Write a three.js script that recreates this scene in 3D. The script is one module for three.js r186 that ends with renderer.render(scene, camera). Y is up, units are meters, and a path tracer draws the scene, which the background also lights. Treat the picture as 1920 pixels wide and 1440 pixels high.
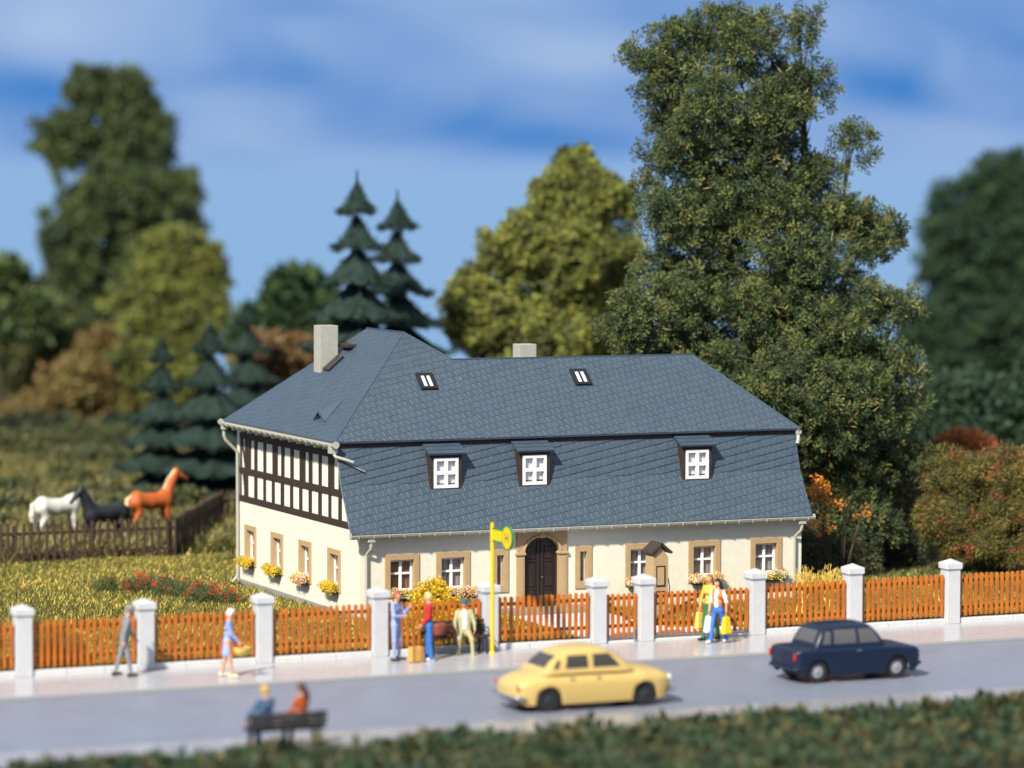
import * as THREE from 'three';
import { mergeGeometries, mergeVertices, toCreasedNormals } from 'three/addons/utils/BufferGeometryUtils.js';
import { RoundedBoxGeometry } from 'three/addons/geometries/RoundedBoxGeometry.js';
import { MarchingCubes } from 'three/addons/objects/MarchingCubes.js';
import { ImprovedNoise } from 'three/addons/math/ImprovedNoise.js';

// ---------------------------------------------------------------- camera, sky, sun, exposure
const scene = new THREE.Scene();
const camera = new THREE.PerspectiveCamera(12.526, 4 / 3, 1, 2000);
camera.position.set(-34.424, 12.305, 88.795);
camera.up.set(0.02216, 0.99818, -0.05611);
camera.lookAt(-34.424 + 40.077, 12.305 - 6.0282, 88.795 - 91.4193);
camera.focus = 98.5;                       // a close-up lens: shallow focus on the house
camera.userData.fStop = 0.165;
scene.add(camera);
const renderer = new THREE.WebGLRenderer({ antialias: true });
renderer.setSize(1024, 768);
renderer.toneMapping = THREE.LinearToneMapping;
renderer.toneMappingExposure = 1.42;
renderer.shadowMap.enabled = true;

const sun = new THREE.DirectionalLight(new THREE.Color(1, 0.94, 0.82), 5);
sun.position.set(-60, 66, 48);
sun.target.position.set(0, 0, 0);
sun.castShadow = true;
sun.shadow.radius = 6;
sun.shadow.mapSize.set(2048, 2048);
Object.assign(sun.shadow.camera, { left: -60, right: 90, top: 60, bottom: -60, near: 1, far: 260 });
scene.add(sun, sun.target);

const PN = new ImprovedNoise();
const fbm = (x, y, z, o = 4) => { let s = 0, a = 0.5, f = 1; for (let i = 0; i < o; i++) { s += a * PN.noise(x * f, y * f, z * f); a *= 0.5; f *= 2.03; } return s; };
const smooth = (a, b, x) => { const t = Math.min(1, Math.max(0, (x - a) / (b - a))); return t * t * (3 - 2 * t); };
const lin = (c) => { c /= 255; return c <= 0.04045 ? c / 12.92 : Math.pow((c + 0.055) / 1.055, 2.4); };
function rng(seed) { let s = seed | 0; return () => { s = (s + 0x6d2b79f5) | 0; let t = Math.imul(s ^ (s >>> 15), 1 | s); t = (t + Math.imul(t ^ (t >>> 7), 61 | t)) ^ t; return ((t ^ (t >>> 14)) >>> 0) / 4294967296; }; }

{ // the sky: blue with long soft bands of pale cloud, all round
  const W = 4096, H = 2048, data = new Float32Array(W * H * 4);
  const k0 = (c) => lin(c) / 1.42, deep = [64, 130, 203].map(k0), pale = [163, 189, 228].map(k0), low = [146, 180, 226].map(k0);
  // bands of clearer (minus) and thicker (plus) cloud, in degrees of bearing and height
  const bands = [[-7.4, 1.35, 1.5, 0.42, -0.62], [-4.6, 0.9, 1.9, 0.5, 0.25], [-0.2, 0.7, 1.5, 0.45, -0.62], [-3.6, 1.5, 1.8, 0.35, -0.18], [-4.3, 2.3, 3.0, 0.6, 0.2], [1.2, 1.9, 1.7, 0.6, 0.5], [6.1, 1.35, 1.3, 0.42, -0.75], [7.4, 0.75, 2.0, 0.35, 0.45], [7.8, 2.3, 1.6, 0.5, -0.35], [-8, 2.5, 1.8, 0.5, 0.35], [4.9, 2.2, 1.1, 0.5, 0.3]];
  const R = rng(7);
  for (let k = 0; k < 170; k++) { const b = -180 + 360 * R(); if (Math.abs(b) > 13) bands.push([b, 4.5 * R(), 1 + 1.8 * R(), 0.35 + 0.35 * R(), R() < 0.45 ? -0.65 : 0.4]); }
  for (let j = 0; j < H; j++) {
    const el = ((j + 0.5) / H - 0.5) * 180, ce = Math.cos(el * Math.PI / 180), se = Math.sin(el * Math.PI / 180);
    for (let i = 0; i < W; i++) {
      const th = ((i + 0.5) / W - 0.5) * 2 * Math.PI, dx = Math.cos(th) * ce, dz = Math.sin(th) * ce;
      const bearing = ((Math.atan2(dx, -dz) * 180 / Math.PI - 23.67 + 540) % 360) - 180;
      const o = (j * W + i) * 4;
      let c;
      if (el <= 0) c = low;
      else {
        const stretch = el < 12 ? 9 : 9 - 6 * smooth(12, 40, el);
        const wx = 1.6 * PN.noise(dx * 16, se * 40, dz * 16); let m = 0.52 + 0.8 * fbm(dx * 12, se * 6 * stretch + wx + dz * 4, dz * 12, 5);
        m += 0.35 * smooth(6, 30, el);
        if (el < 6) for (const b of bands) { const q = (bearing - b[0]) / b[2]; if (Math.abs(q) < 3) { const r = (el - b[1] + 0.16 * (bearing - b[0]) + 0.25 * wx * b[3]) / b[3]; m += 0.72 * b[4] * Math.exp(-q * q - r * r); } }
        m = Math.min(1.05, Math.max(0, m));
        c = [0, 1, 2].map((k) => deep[k] + (pale[k] - deep[k]) * m);
        const f = 1 - smooth(0.0, 0.55, el);
        c = c.map((v, k) => v + (low[k] - v) * f);
        const white = smooth(8, 40, el) * 0.75;                 // unseen high cloud, added whiter and slightly warm to warm the shade
        c = c.map((v, k) => v + ([0.47, 0.455, 0.43][k] - v) * white * m);
      }
      data[o] = c[0]; data[o + 1] = c[1]; data[o + 2] = c[2]; data[o + 3] = 1;
    }
  }
  const t = new THREE.DataTexture(data, W, H, THREE.RGBAFormat, THREE.FloatType);
  t.mapping = THREE.EquirectangularReflectionMapping; t.magFilter = t.minFilter = THREE.LinearFilter; t.needsUpdate = true;
  scene.background = t; scene.environment = t;
}

// ---------------------------------------------------------------- helpers
const V = (x, y, z) => new THREE.Vector3(x, y, z);
const used = new Map();
const numbered = (n) => { const k = used.get(n) ?? 0; used.set(n, k + 1); return k ? n + '_' + String(k).padStart(3, '0') : n; };
function tag(o, label, category, group, kind) { if (label) o.userData.label = label; if (category) o.userData.category = category; if (group) o.userData.group = group; if (kind) o.userData.kind = kind; return o; }
function thing(name, label, category, [x, y, z] = [0, 0, 0], turn = 0, group) {
  const o = new THREE.Group(); o.name = numbered(name); o.position.set(x, y, z); o.rotation.y = turn; scene.add(o); return tag(o, label, category, group);
}
function mesh(name, geo, mat, parent = scene) {
  const o = new THREE.Mesh(Array.isArray(geo) ? merge(geo) : geo, mat); o.name = parent === scene ? numbered(name) : name; o.castShadow = o.receiveShadow = true; parent.add(o); return o;
}
const structure = (name, geo, mat) => tag(mesh(name, geo, mat), null, null, null, 'structure');
const ATTR = ['position', 'normal', 'uv', 'color'];
function merge(list) {
  const hasC = list.some((g) => g.attributes.color);
  const gs = list.map((g) => {
    g = g.index ? g.toNonIndexed() : g.clone();
    for (const a of Object.keys(g.attributes)) if (!ATTR.includes(a)) g.deleteAttribute(a);
    if (!g.attributes.normal) g.computeVertexNormals();
    if (!g.attributes.uv) g.setAttribute('uv', new THREE.Float32BufferAttribute(new Float32Array(g.attributes.position.count * 2), 2));
    if (hasC && !g.attributes.color) g.setAttribute('color', new THREE.Float32BufferAttribute(new Float32Array(g.attributes.position.count * 3).fill(1), 3));
    g.morphAttributes = {}; g.clearGroups?.();
    return g;
  });
  return gs.length === 1 ? gs[0] : mergeGeometries(gs);
}
function boxUV(g, s = 1) { // uv in metres from position, picked by the way the face points
  if (g.index) g = g.toNonIndexed();
  if (!g.attributes.normal) g.computeVertexNormals();
  const p = g.attributes.position, n = g.attributes.normal, uv = new Float32Array(p.count * 2);
  for (let i = 0; i < p.count; i++) {
    const ax = Math.abs(n.getX(i)), ay = Math.abs(n.getY(i)), az = Math.abs(n.getZ(i));
    const [a, b] = ay > ax && ay > az ? [p.getX(i), p.getZ(i)] : ax > az ? [p.getZ(i), p.getY(i)] : [p.getX(i), p.getY(i)];
    uv[i * 2] = a * s; uv[i * 2 + 1] = b * s;
  }
  g.setAttribute('uv', new THREE.BufferAttribute(uv, 2)); return g;
}
// a box given by its two corners; r rounds the edges
function box(x0, y0, z0, x1, y1, z1, r = 0) {
  const w = Math.abs(x1 - x0), h = Math.abs(y1 - y0), d = Math.abs(z1 - z0);
  let g = r > 0 ? new RoundedBoxGeometry(w, h, d, 2, Math.min(r, w / 2.2, h / 2.2, d / 2.2)) : new THREE.BoxGeometry(w, h, d);
  g.translate((x0 + x1) / 2, (y0 + y1) / 2, (z0 + z1) / 2);
  return boxUV(g);
}
function cyl(a, b, r0, r1 = r0, n = 10) {
  const d = b.clone().sub(a), g = new THREE.CylinderGeometry(r1, r0, d.length(), n);
  g.applyQuaternion(new THREE.Quaternion().setFromUnitVectors(V(0, 1, 0), d.normalize())); g.translate((a.x + b.x) / 2, (a.y + b.y) / 2, (a.z + b.z) / 2); return g;
}
function bar(a, b, w, h, up = V(0, 1, 0)) { // a square bar from a to b
  const d = b.clone().sub(a), len = d.length(), z = d.normalize(), x = up.clone().cross(z).normalize(), y = z.clone().cross(x);
  const g = new THREE.BoxGeometry(w, h, len); g.applyMatrix4(new THREE.Matrix4().makeBasis(x, y, z)); g.translate((a.x + b.x) / 2, (a.y + b.y) / 2, (a.z + b.z) / 2); return boxUV(g);
}
const tube = (pts, r, n = 24, m = 8) => new THREE.TubeGeometry(new THREE.CatmullRomCurve3(pts.map((p) => V(...p)), false, 'catmullrom', 0.15), n, r, m, false);
function polyGeo(tris) { const g = new THREE.BufferGeometry(); g.setAttribute('position', new THREE.Float32BufferAttribute(tris.flat(), 3)); g.computeVertexNormals(); return boxUV(g); }
const quad = (a, b, c, d) => [...a, ...b, ...c, ...a, ...c, ...d];
// a solid from a flat outline: points 3D, pushed along n by t
function slab(pts, n, t) {
  const out = [], top = pts, bot = pts.map((p) => [p[0] - n[0] * t, p[1] - n[1] * t, p[2] - n[2] * t]);
  for (let i = 1; i < pts.length - 1; i++) { out.push(...top[0], ...top[i], ...top[i + 1]); out.push(...bot[0], ...bot[i + 1], ...bot[i]); }
  for (let i = 0; i < pts.length; i++) { const j = (i + 1) % pts.length; out.push(...quad(bot[i], bot[j], top[j], top[i])); }
  return polyGeo([out]);
}
function ext(shape, depth, curve = 12, bevel = 0) {
  const g = new THREE.ExtrudeGeometry(shape, { depth: depth - 2 * bevel, bevelEnabled: bevel > 0, bevelThickness: bevel, bevelSize: bevel, bevelOffset: -bevel, bevelSegments: 1, curveSegments: curve });
  if (bevel) g.translate(0, 0, bevel);
  return g;
}
function rectShape(x0, y0, x1, y1, holes = []) {
  const s = new THREE.Shape([[x0, y0], [x1, y0], [x1, y1], [x0, y1]].map((p) => new THREE.Vector2(...p)));
  for (const h of holes) s.holes.push(h.isPath ? h : new THREE.Path([[h[0], h[1]], [h[0], h[3]], [h[2], h[3]], [h[2], h[1]]].map((p) => new THREE.Vector2(...p))));
  return s;
}

// textures ------------------------------------------------------------
function tex(n, fn, srgb, m = n) {
  const d = new Uint8Array(n * m * 4);
  for (let j = 0; j < m; j++) for (let i = 0; i < n; i++) { const c = fn(i / n, j / m, i, j), o = (j * n + i) * 4; for (let k = 0; k < 3; k++) d[o + k] = Math.max(0, Math.min(255, Math.round(c[k] ?? c[0]))); d[o + 3] = 255; }
  const t = new THREE.DataTexture(d, n, m); t.wrapS = t.wrapT = THREE.RepeatWrapping; t.magFilter = THREE.LinearFilter; t.minFilter = THREE.LinearMipmapLinearFilter; t.generateMipmaps = true;
  if (srgb) t.colorSpace = THREE.SRGBColorSpace; t.needsUpdate = true; return t;
}
const wrapN = (x, y, f, z, o = 3) => { // tileable noise on a torus
  const a = x * 2 * Math.PI, b = y * 2 * Math.PI; return fbm(Math.cos(a) * f + 11 + z, Math.sin(a) * f + 7 + Math.cos(b) * f, Math.sin(b) * f + 3 * z, o);
};
const rep = (t, sx, sy = sx) => { const c = t.clone(); c.repeat.set(sx, sy); c.needsUpdate = true; return c; };
const RT = rng(11);
const grainT = tex(256, () => { const v = 128 + 90 * (RT() - 0.5) + 60 * (RT() - 0.5); return [v, v, v]; });
const mottleT = tex(256, (x, y) => { const v = 238 + 16 * wrapN(x, y, 1.2, 0.3, 4) + 14 * (RT() - 0.5); return [v, v, v]; }, true);
const plasterT = tex(256, (x, y) => { const v = 242 + 12 * wrapN(x, y, 1.6, 2.2, 4) + 16 * (RT() - 0.5); return [v, v - 1, v - 4]; }, true);
const woodT = tex(256, (x, y) => { const v = 205 + 60 * wrapN(x * 3 % 1, y, 0.6, 1.1, 2) + 70 * fbm(x * 26, y * 1.2, 4.2, 3) + 18 * (RT() - 0.5); return [v, v, v]; }, true);
function std(color, rough = 0.7, o = {}) {
  const c = Array.isArray(color) ? new THREE.Color().setRGB(...color) : new THREE.Color(color);
  return new THREE.MeshPhysicalMaterial({ color: c, roughness: rough, ...o });
}
const gb = (m, s) => ({ bumpMap: rep(grainT, m), bumpScale: s });
// ---------------------------------------------------------------- materials
const M = {
  plaster: std([0.82, 0.785, 0.66], 0.85, { map: rep(plasterT, 0.6), ...gb(1.6, 0.006) }),
  infill: std([0.84, 0.82, 0.74], 0.85, { map: rep(plasterT, 0.8), ...gb(1.6, 0.004) }),
  timber: std([0.052, 0.028, 0.018], 0.7, { map: rep(woodT, 1.2), ...gb(2, 0.004) }),
  stone: std([0.49, 0.335, 0.175], 0.8, { map: rep(mottleT, 0.9), ...gb(2, 0.004) }),
  plinth: std([0.30, 0.29, 0.25], 0.85, { map: rep(mottleT, 0.7), ...gb(2, 0.006) }),
  roofBase: std([0.20, 0.24, 0.28], 0.85),
  gutter: std([0.40, 0.395, 0.34], 0.5, gb(3, 0.002)),
  chimney: std([0.42, 0.41, 0.36], 0.85, { map: rep(mottleT, 1.1), ...gb(2, 0.006) }),
  white: std([0.82, 0.82, 0.82], 0.45),
  black: std([0.012, 0.013, 0.015], 0.35),
  glass: new THREE.MeshPhysicalMaterial({ color: 0xffffff, roughness: 0.04, transmission: 1, thickness: 0, ior: 1.5 }),
  curtainBrown: std([0.20, 0.10, 0.06], 0.9), curtainGrey: std([0.27, 0.24, 0.22], 0.9),
  curtainWhite: std([0.70, 0.68, 0.70], 0.9),
  door: std([0.034, 0.021, 0.016], 0.35, { map: rep(woodT, 1.3) }),
  room: std([0.55, 0.52, 0.46], 0.9),
  brass: std([0.2, 0.16, 0.1], 0.35, { metalness: 0.7 }),
};
const slateTones = [[0.044, 0.070, 0.100], [0.048, 0.074, 0.105], [0.042, 0.066, 0.096], [0.050, 0.076, 0.105], [0.046, 0.072, 0.103]];
const slateMats = slateTones.map((c) => std(c, 0.52, gb(2.2, 0.003)));
const slateVC = std([1, 1, 1], 0.52, { vertexColors: true, ...gb(2.2, 0.003) });

const house = thing('house', 'half-timbered cream cottage with blue slate mansard roof and three dormers', 'house', [0, 0, 0]);
const WZ = -0.22, WX = 0.07, WB = -10.15, WR = 13.76, MB = -5.4;   // faces of the walls

// openings ------------------------------------------------------------
const frontWin = [[0.81, 1.79], [2.32, 3.32], [8.10, 9.13], [10.10, 11.12], [12.09, 13.11]].map(([a, b]) => [(a + b) / 2 - 0.51, (a + b) / 2 + 0.51]);
const slits = [[4.0, 4.5], [6.54, 7.06]];
const gableWin = [-9.2, -6.88, -4.53, -2.19];
const WY0 = 0.62, WY1 = 1.82, HY0 = 0.79, HY1 = 1.655;               // surround and hole heights
const DX0 = 4.98, DX1 = 6.04, DY0 = 0.14, DSP = 1.62;                // door opening
const archHole = (x0, x1, y0, ys, rise) => { const p = new THREE.Path(); p.moveTo(x0, y0); p.lineTo(x0, ys); p.absellipse((x0 + x1) / 2, ys, (x1 - x0) / 2, rise, Math.PI, 0, true); p.lineTo(x1, y0); p.closePath(); p.isPath = true; return p; };

// walls ---------------------------------------------------------------
{
  const holes = frontWin.map(([a, b]) => [a + 0.07, WY0 + 0.07, b - 0.07, WY1 - 0.07]).concat(slits.map(([a, b]) => [a + 0.08, WY0 + 0.08, b - 0.08, WY1 - 0.1]), [[DX0 - 0.1, 0.0501, DX1 + 0.1, 2.2]]);
  const g = ext(rectShape(WX, 0, WR, 2.52, holes), 0.3); g.translate(0, 0, WZ - 0.3);
  mesh('front_wall', boxUV(g), M.plaster, house);
  const gh = gableWin.map((z) => [-z - 0.44, WY0 + 0.07, -z + 0.44, WY1 - 0.07]);
  // the gable wall is drawn in (-z, y) and turned to face left
  const g2 = ext(rectShape(-WZ + 0.3, 0.14, -WB, 2.47, gh), 0.28); g2.rotateY(Math.PI / 2); g2.translate(WX, 0, 0);
  mesh('gable_wall', boxUV(g2), M.plaster, house);
  const stones = [];
  for (let z = WB, k = 0; z < WZ - 0.1; z += 0.86, k++) stones.push([z, Math.min(WZ, z + 0.85)]);
  for (const [a, b] of stones) mesh('plinth_stone', box(WX - 0.045, -0.1, a, WX + 0.2, 0.14, b, 0.02), M.plinth, house);
  mesh('back_wall', [box(WX, 0, WB - 0.28, 5.8, 4.7, WB), box(5.55, 0, WB, 5.8, 4.7, MB - 0.28), box(5.8, 0, MB - 0.28, WR, 4.7, MB)], M.plaster, house);
  // the right end follows the mansard
  const rs = slab([[WR, 0, WZ - 0.01], [WR, 0, MB], [WR, 4.72, MB], [WR, 4.72, -1.12], [WR, 3.7, -0.84], [WR, 2.46, WZ - 0.01]], [1, 0, 0], 0.28);
  mesh('side_wall', rs, M.plaster, house);
}
// half timbering on the gable -------------------------------------------
{
  const back = slab([[WX + 0.03, 2.47, WB], [WX + 0.03, 2.47, -0.34], [WX + 0.03, 3.7, -0.86], [WX + 0.03, 4.72, -1.12], [WX + 0.03, 4.72, WB]], [-1, 0, 0], 0.2);
  mesh('gable_backing', back, M.timber, house);
  const up = [-10.02, -9.72, -9.21, -8.88, -8.64, -8.08, -7.87, -7.29, -6.88, -6.54, -6.31, -5.77, -5.53, -5.0, -4.56, -4.25, -3.99, -3.45, -3.24, -2.69, -2.24, -1.87, -1.66, -1.16];
  const lo = [-10.06, -9.8, -9.46, -8.89, -8.65, -8.09, -7.9, -7.35, -7.14, -6.59, -6.34, -5.8, -5.58, -5.04, -4.82, -4.26, -4.04, -3.48, -3.24, -2.67, -2.48, -1.89, -1.66, -1.2];
  for (const [row, y0, y1] of [[up, 3.5, 4.36], [lo, 2.66, 3.31]]) {
    for (let i = 0; i < row.length; i += 2) mesh('infill_panel', box(WX + 0.02, y0 - 0.01, row[i] - 0.015, WX + 0.06, y1 + 0.01, row[i + 1] + 0.015), M.infill, house);
    for (let i = 1; i < row.length - 1; i += 2) mesh('timber_post', box(WX - 0.012, y0, row[i], WX + 0.12, y1, row[i + 1], 0.012), M.timber, house);
    mesh('timber_post', box(WX - 0.012, y0, WB, WX + 0.12, y1, row[0], 0.012), M.timber, house);
  }
  for (const [y0, y1, z1] of [[2.47, 2.66, -0.5], [3.31, 3.5, -0.86], [4.36, 4.72, -1.14]]) mesh('timber_beam', box(WX - 0.02, y0, WB - 0.02, WX + 0.13, y1, z1, 0.012), M.timber, house);
  mesh('timber_brace', bar(V(WX + 0.01, 2.68, -9.66), V(WX + 0.01, 3.3, -9.84), 0.05, 0.07, V(1, 0, 0)), M.timber, house);
  mesh('timber_brace', bar(V(WX + 0.01, 3.5, -9.66), V(WX + 0.01, 4.36, -9.98), 0.05, 0.07, V(1, 0, 0)), M.timber, house);
  mesh('timber_brace', bar(V(WX + 0.01, 2.67, -1.1), V(WX + 0.01, 3.3, -1.38), 0.05, 0.08, V(1, 0, 0)), M.timber, house);
}
// windows -------------------------------------------------------------
// built facing +z about (0,0): surround > stone frame; window > frame, mullions, panes, curtain
function windowUnit(place, curtain, w = 1.02) {
  const g = new THREE.Group(); g.name = 'window'; house.add(g); place(g);
  const hw = w / 2, iw = hw - 0.165, y0 = HY0, y1 = HY1;
  const s = ext(rectShape(-hw, WY0, hw, WY1, [[-iw, y0, iw, y1]]), 0.21, 4, 0.008); s.translate(0, 0, -0.17);
  mesh('stone_surround', boxUV(s), M.stone, g);
  const fr = ext(rectShape(-iw - 0.01, y0 - 0.01, iw + 0.01, y1 + 0.01, [[-iw + 0.055, y0 + 0.06, iw - 0.055, y1 - 0.055]]), 0.045); fr.translate(0, 0, -0.155);
  mesh('frame', boxUV(fr), M.white, g);
  mesh('mullion', box(-0.04, y0 + 0.05, -0.152, 0.04, y1 - 0.05, -0.105, 0.008), M.white, g);
  const ty = y0 + (y1 - y0) * 0.56;
  mesh('transom', [box(-iw + 0.05, ty - 0.028, -0.15, -0.04, ty + 0.028, -0.108), box(0.04, ty - 0.028, -0.15, iw - 0.05, ty + 0.028, -0.108)], M.white, g);
  for (const [a, b, c, d] of [[-iw + 0.055, y0 + 0.06, -0.04, ty - 0.028], [0.04, y0 + 0.06, iw - 0.055, ty - 0.028], [-iw + 0.055, ty + 0.028, -0.04, y1 - 0.055], [0.04, ty + 0.028, iw - 0.055, y1 - 0.055]])
    mesh('pane', box(a, b, -0.135, c, d, -0.131), M.glass, g);
  // a pleated curtain behind the glass
  const c = new THREE.PlaneGeometry(2 * iw + 0.04, y1 - y0 + 0.04, 40, 1), p = c.attributes.position;
  for (let i = 0; i < p.count; i++) p.setZ(i, 0.012 * Math.sin(p.getX(i) * 62) + 0.006 * Math.sin(p.getX(i) * 23));
  c.computeVertexNormals(); c.translate(0, (y0 + y1) / 2, -0.2);
  mesh('curtain', c, curtain, g);
  mesh('reveal_back', box(-iw - 0.02, y0 - 0.02, -0.3, iw + 0.02, y1 + 0.02, -0.24), M.room, g);
  return g;
}
frontWin.forEach(([a, b], i) => windowUnit((g) => g.position.set((a + b) / 2, 0, WZ), i === 0 ? M.curtainBrown : M.curtainGrey));
gableWin.forEach((z) => windowUnit((g) => { g.position.set(WX, 0, z); g.rotation.y = -Math.PI / 2; }, M.curtainWhite, 1.0));
for (const [a, b] of slits) {
  const g = new THREE.Group(); g.name = 'slit_window'; g.position.set((a + b) / 2, 0, WZ); house.add(g);
  const hw = (b - a) / 2;
  const s = ext(rectShape(-hw, WY0, hw, WY1, [[-0.1, 0.83, 0.1, 1.66]]), 0.2, 4, 0.008); s.translate(0, 0, -0.16);
  mesh('stone_surround', boxUV(s), M.stone, g);
  mesh('frame', [box(-0.1, 0.83, -0.15, -0.06, 1.66, -0.12), box(0.06, 0.83, -0.15, 0.1, 1.66, -0.12)], M.white, g);
  mesh('pane', box(-0.06, 0.83, -0.14, 0.06, 1.66, -0.136), M.glass, g);
  mesh('curtain', box(-0.1, 0.83, -0.21, 0.1, 1.66, -0.2), M.curtainGrey, g);
}
// doorway -------------------------------------------------------------
{
  const g = new THREE.Group(); g.name = 'doorway'; g.position.set(0, 0, WZ); house.add(g);
  const cx = (DX0 + DX1) / 2, hw = (DX1 - DX0) / 2;
  // one slab with the arched opening, its head and its side pieces
  const s = rectShape(4.70, 1.62, 6.32, 2.33); s.holes = [];
  const head = new THREE.Shape(); head.moveTo(4.74, 1.70); head.lineTo(DX0 - 0.0, 1.70); head.absellipse(cx, DSP + 0.08, hw, 0.43, Math.PI, 0, true); head.lineTo(6.28, 1.70); head.lineTo(6.28, 2.3); head.lineTo(4.74, 2.3); head.closePath();
  const hg = ext(head, 0.2, 20, 0.008); hg.translate(0, 0, -0.14);
  mesh('arch_head', boxUV(hg), M.stone, g);
  const ring = new THREE.Shape(); ring.absellipse(cx, DSP + 0.08, hw + 0.07, 0.49, Math.PI, 0, true); ring.absellipse(cx, DSP + 0.08, hw + 0.005, 0.435, 0, Math.PI, false);
  const rg = ext(ring, 0.05, 24, 0.006); rg.translate(0, 0, 0.045); mesh('arch_moulding', boxUV(rg), M.stone, g);
  mesh('keystone', box(cx - 0.08, 2.1, 0.05, cx + 0.08, 2.3, 0.1, 0.012), M.stone, g);
  mesh('cornice', [box(4.66, 2.3, -0.1, 6.36, 2.37, 0.11, 0.012), box(4.7, 2.255, -0.1, 6.32, 2.3, 0.085)], M.stone, g);
  for (const [x0, x1] of [[4.735, DX0], [DX1, 6.285]]) {
    mesh('pilaster', box(x0, 0.34, -0.14, x1, 1.63, 0.055, 0.01), M.stone, g);
    mesh('pilaster_panel', box(x0 + 0.05, 0.42, 0.05, x1 - 0.05, 1.56, 0.068, 0.006), M.stone, g);
    mesh('pilaster_base', box(x0 - 0.035, 0.1, -0.14, x1 + 0.015, 0.34, 0.085, 0.012), M.stone, g);
    mesh('pilaster_capital', box(x0 - 0.04, 1.63, -0.14, x1 + 0.03, 1.71, 0.1, 0.02), M.stone, g);
  }
  const d = new THREE.Group(); d.name = 'door'; g.add(d);
  const leaf = new THREE.Shape(); leaf.moveTo(DX0, DY0); leaf.lineTo(DX0, DSP + 0.08); leaf.absellipse(cx, DSP + 0.08, hw, 0.43, Math.PI, 0, true); leaf.lineTo(DX1, DY0); leaf.closePath();
  const lg = ext(leaf, 0.05, 20); lg.translate(0, 0, -0.19);
  mesh('leaf', boxUV(lg), M.door, d);
  for (const sx of [-1, 1]) {
    mesh('stile', box(cx + sx * 0.015, DY0, -0.14, cx + sx * 0.1, 1.98, -0.105, 0.008), M.door, d);
    mesh('stile', box(cx + sx * (hw - 0.07), DY0, -0.14, cx + sx * hw, 1.7, -0.11, 0.008), M.door, d);
    for (const [y0, y1] of [[0.2, 0.62], [0.72, 1.4], [1.5, 1.86]]) mesh('panel', box(cx + sx * 0.15, y0, -0.145, cx + sx * (hw - 0.12), y1 - (y1 > 1.5 ? 0.02 : 0), -0.115, 0.014), M.door, d);
    for (const y of [0.66, 1.45]) mesh('rail', box(cx + sx * 0.1, y - 0.03, -0.14, cx + sx * (hw - 0.07), y + 0.03, -0.108, 0.008), M.door, d);
  }
  const h = new THREE.SphereGeometry(0.028, 10, 8); h.translate(cx + 0.06, 0.98, -0.07); mesh('handle', [h, cyl(V(cx + 0.06, 0.98, -0.12), V(cx + 0.06, 0.98, -0.07), 0.012)], M.brass, d);
  mesh('threshold', box(4.7, 0.0, -0.2, 6.32, 0.139, 0.1, 0.01), M.plinth, g);
}

// roofs ---------------------------------------------------------------
const E2 = { x0: -0.41, x1: 14.03, zf: -0.862, zb: -10.33, y: 4.903 }, PK = { x: 2.93, y: 7.727, za: -4.14, zb: -7.04 }, RG = { x0: 4.06, x1: 11.7, y: 6.977, z: -3.26 };
const WE = 2 * PK.x - E2.x0, MZ = 2 * RG.z - E2.zf;   // right eave of the wing, back eave of the main roof
const mans = { x0: -0.3, x1: 13.96, y0: 2.43, z0: 0.06, yk: 3.72, zk: -0.7, yt: 4.73, zt: -1.03 };
const planes = {
  frontWing: [[E2.x0, E2.y, E2.zf], [RG.x0, E2.y, E2.zf], [RG.x0, RG.y, RG.z], [PK.x, PK.y, PK.za]],
  frontMain: [[RG.x0, E2.y, E2.zf], [E2.x1, E2.y, E2.zf], [RG.x1, RG.y, RG.z], [RG.x0, RG.y, RG.z]],
  wingLeft: [[E2.x0, E2.y, E2.zb], [E2.x0, E2.y, E2.zf], [PK.x, PK.y, PK.za], [PK.x, PK.y, PK.zb]],
  mainRight: [[E2.x1, E2.y, E2.zf], [E2.x1, E2.y, MZ], [RG.x1, RG.y, RG.z]],
  mansLow: [[mans.x0, mans.y0, mans.z0], [mans.x1, mans.y0, mans.z0], [mans.x1, mans.yk, mans.zk], [mans.x0, mans.yk, mans.zk]],
  mansTop: [[mans.x0, mans.yk, mans.zk], [mans.x1, mans.yk, mans.zk], [mans.x1, mans.yt, mans.zt], [mans.x0, mans.yt, mans.zt]],
};
const nrm = (P) => { const a = V(...P[0]), n = V(...P[1]).sub(a).cross(V(...P[2]).sub(a)).normalize(); return n; };
const upperRoof = mesh('upper_roof', [
  ...['frontWing', 'frontMain', 'wingLeft', 'mainRight'].map((k) => { const n = nrm(planes[k]); return slab(planes[k], [n.x, n.y, n.z], 0.07); }),
  slab([[WE, E2.y, E2.zb], [E2.x0, E2.y, E2.zb], [PK.x, PK.y, PK.zb]], [0, 0.757, -0.653], 0.07),
  slab([[WE, E2.y, MZ], [WE, E2.y, E2.zb], [PK.x, PK.y, PK.zb], [PK.x, PK.y, PK.za], [RG.x0, RG.y, RG.z]], [0.653, 0.757, 0], 0.07),
  slab([[E2.x1, E2.y, MZ], [WE, E2.y, MZ], [RG.x0, RG.y, RG.z], [RG.x1, RG.y, RG.z]], [0, 0.757, -0.653], 0.07),
], M.roofBase, house);
const lowerRoof = mesh('mansard_roof', ['mansLow', 'mansTop'].map((k) => { const n = nrm(planes[k]); return slab(planes[k], [n.x, n.y, n.z], 0.07); }), M.roofBase, house);
mesh('soffit', [box(E2.x0 + 0.06, 4.72, -1.3, E2.x1 - 0.06, 4.83, -1.02), box(E2.x0 + 0.1, 4.74, E2.zb + 0.1, WX + 0.1, 4.81, -1.3)], M.timber, house);

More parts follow.
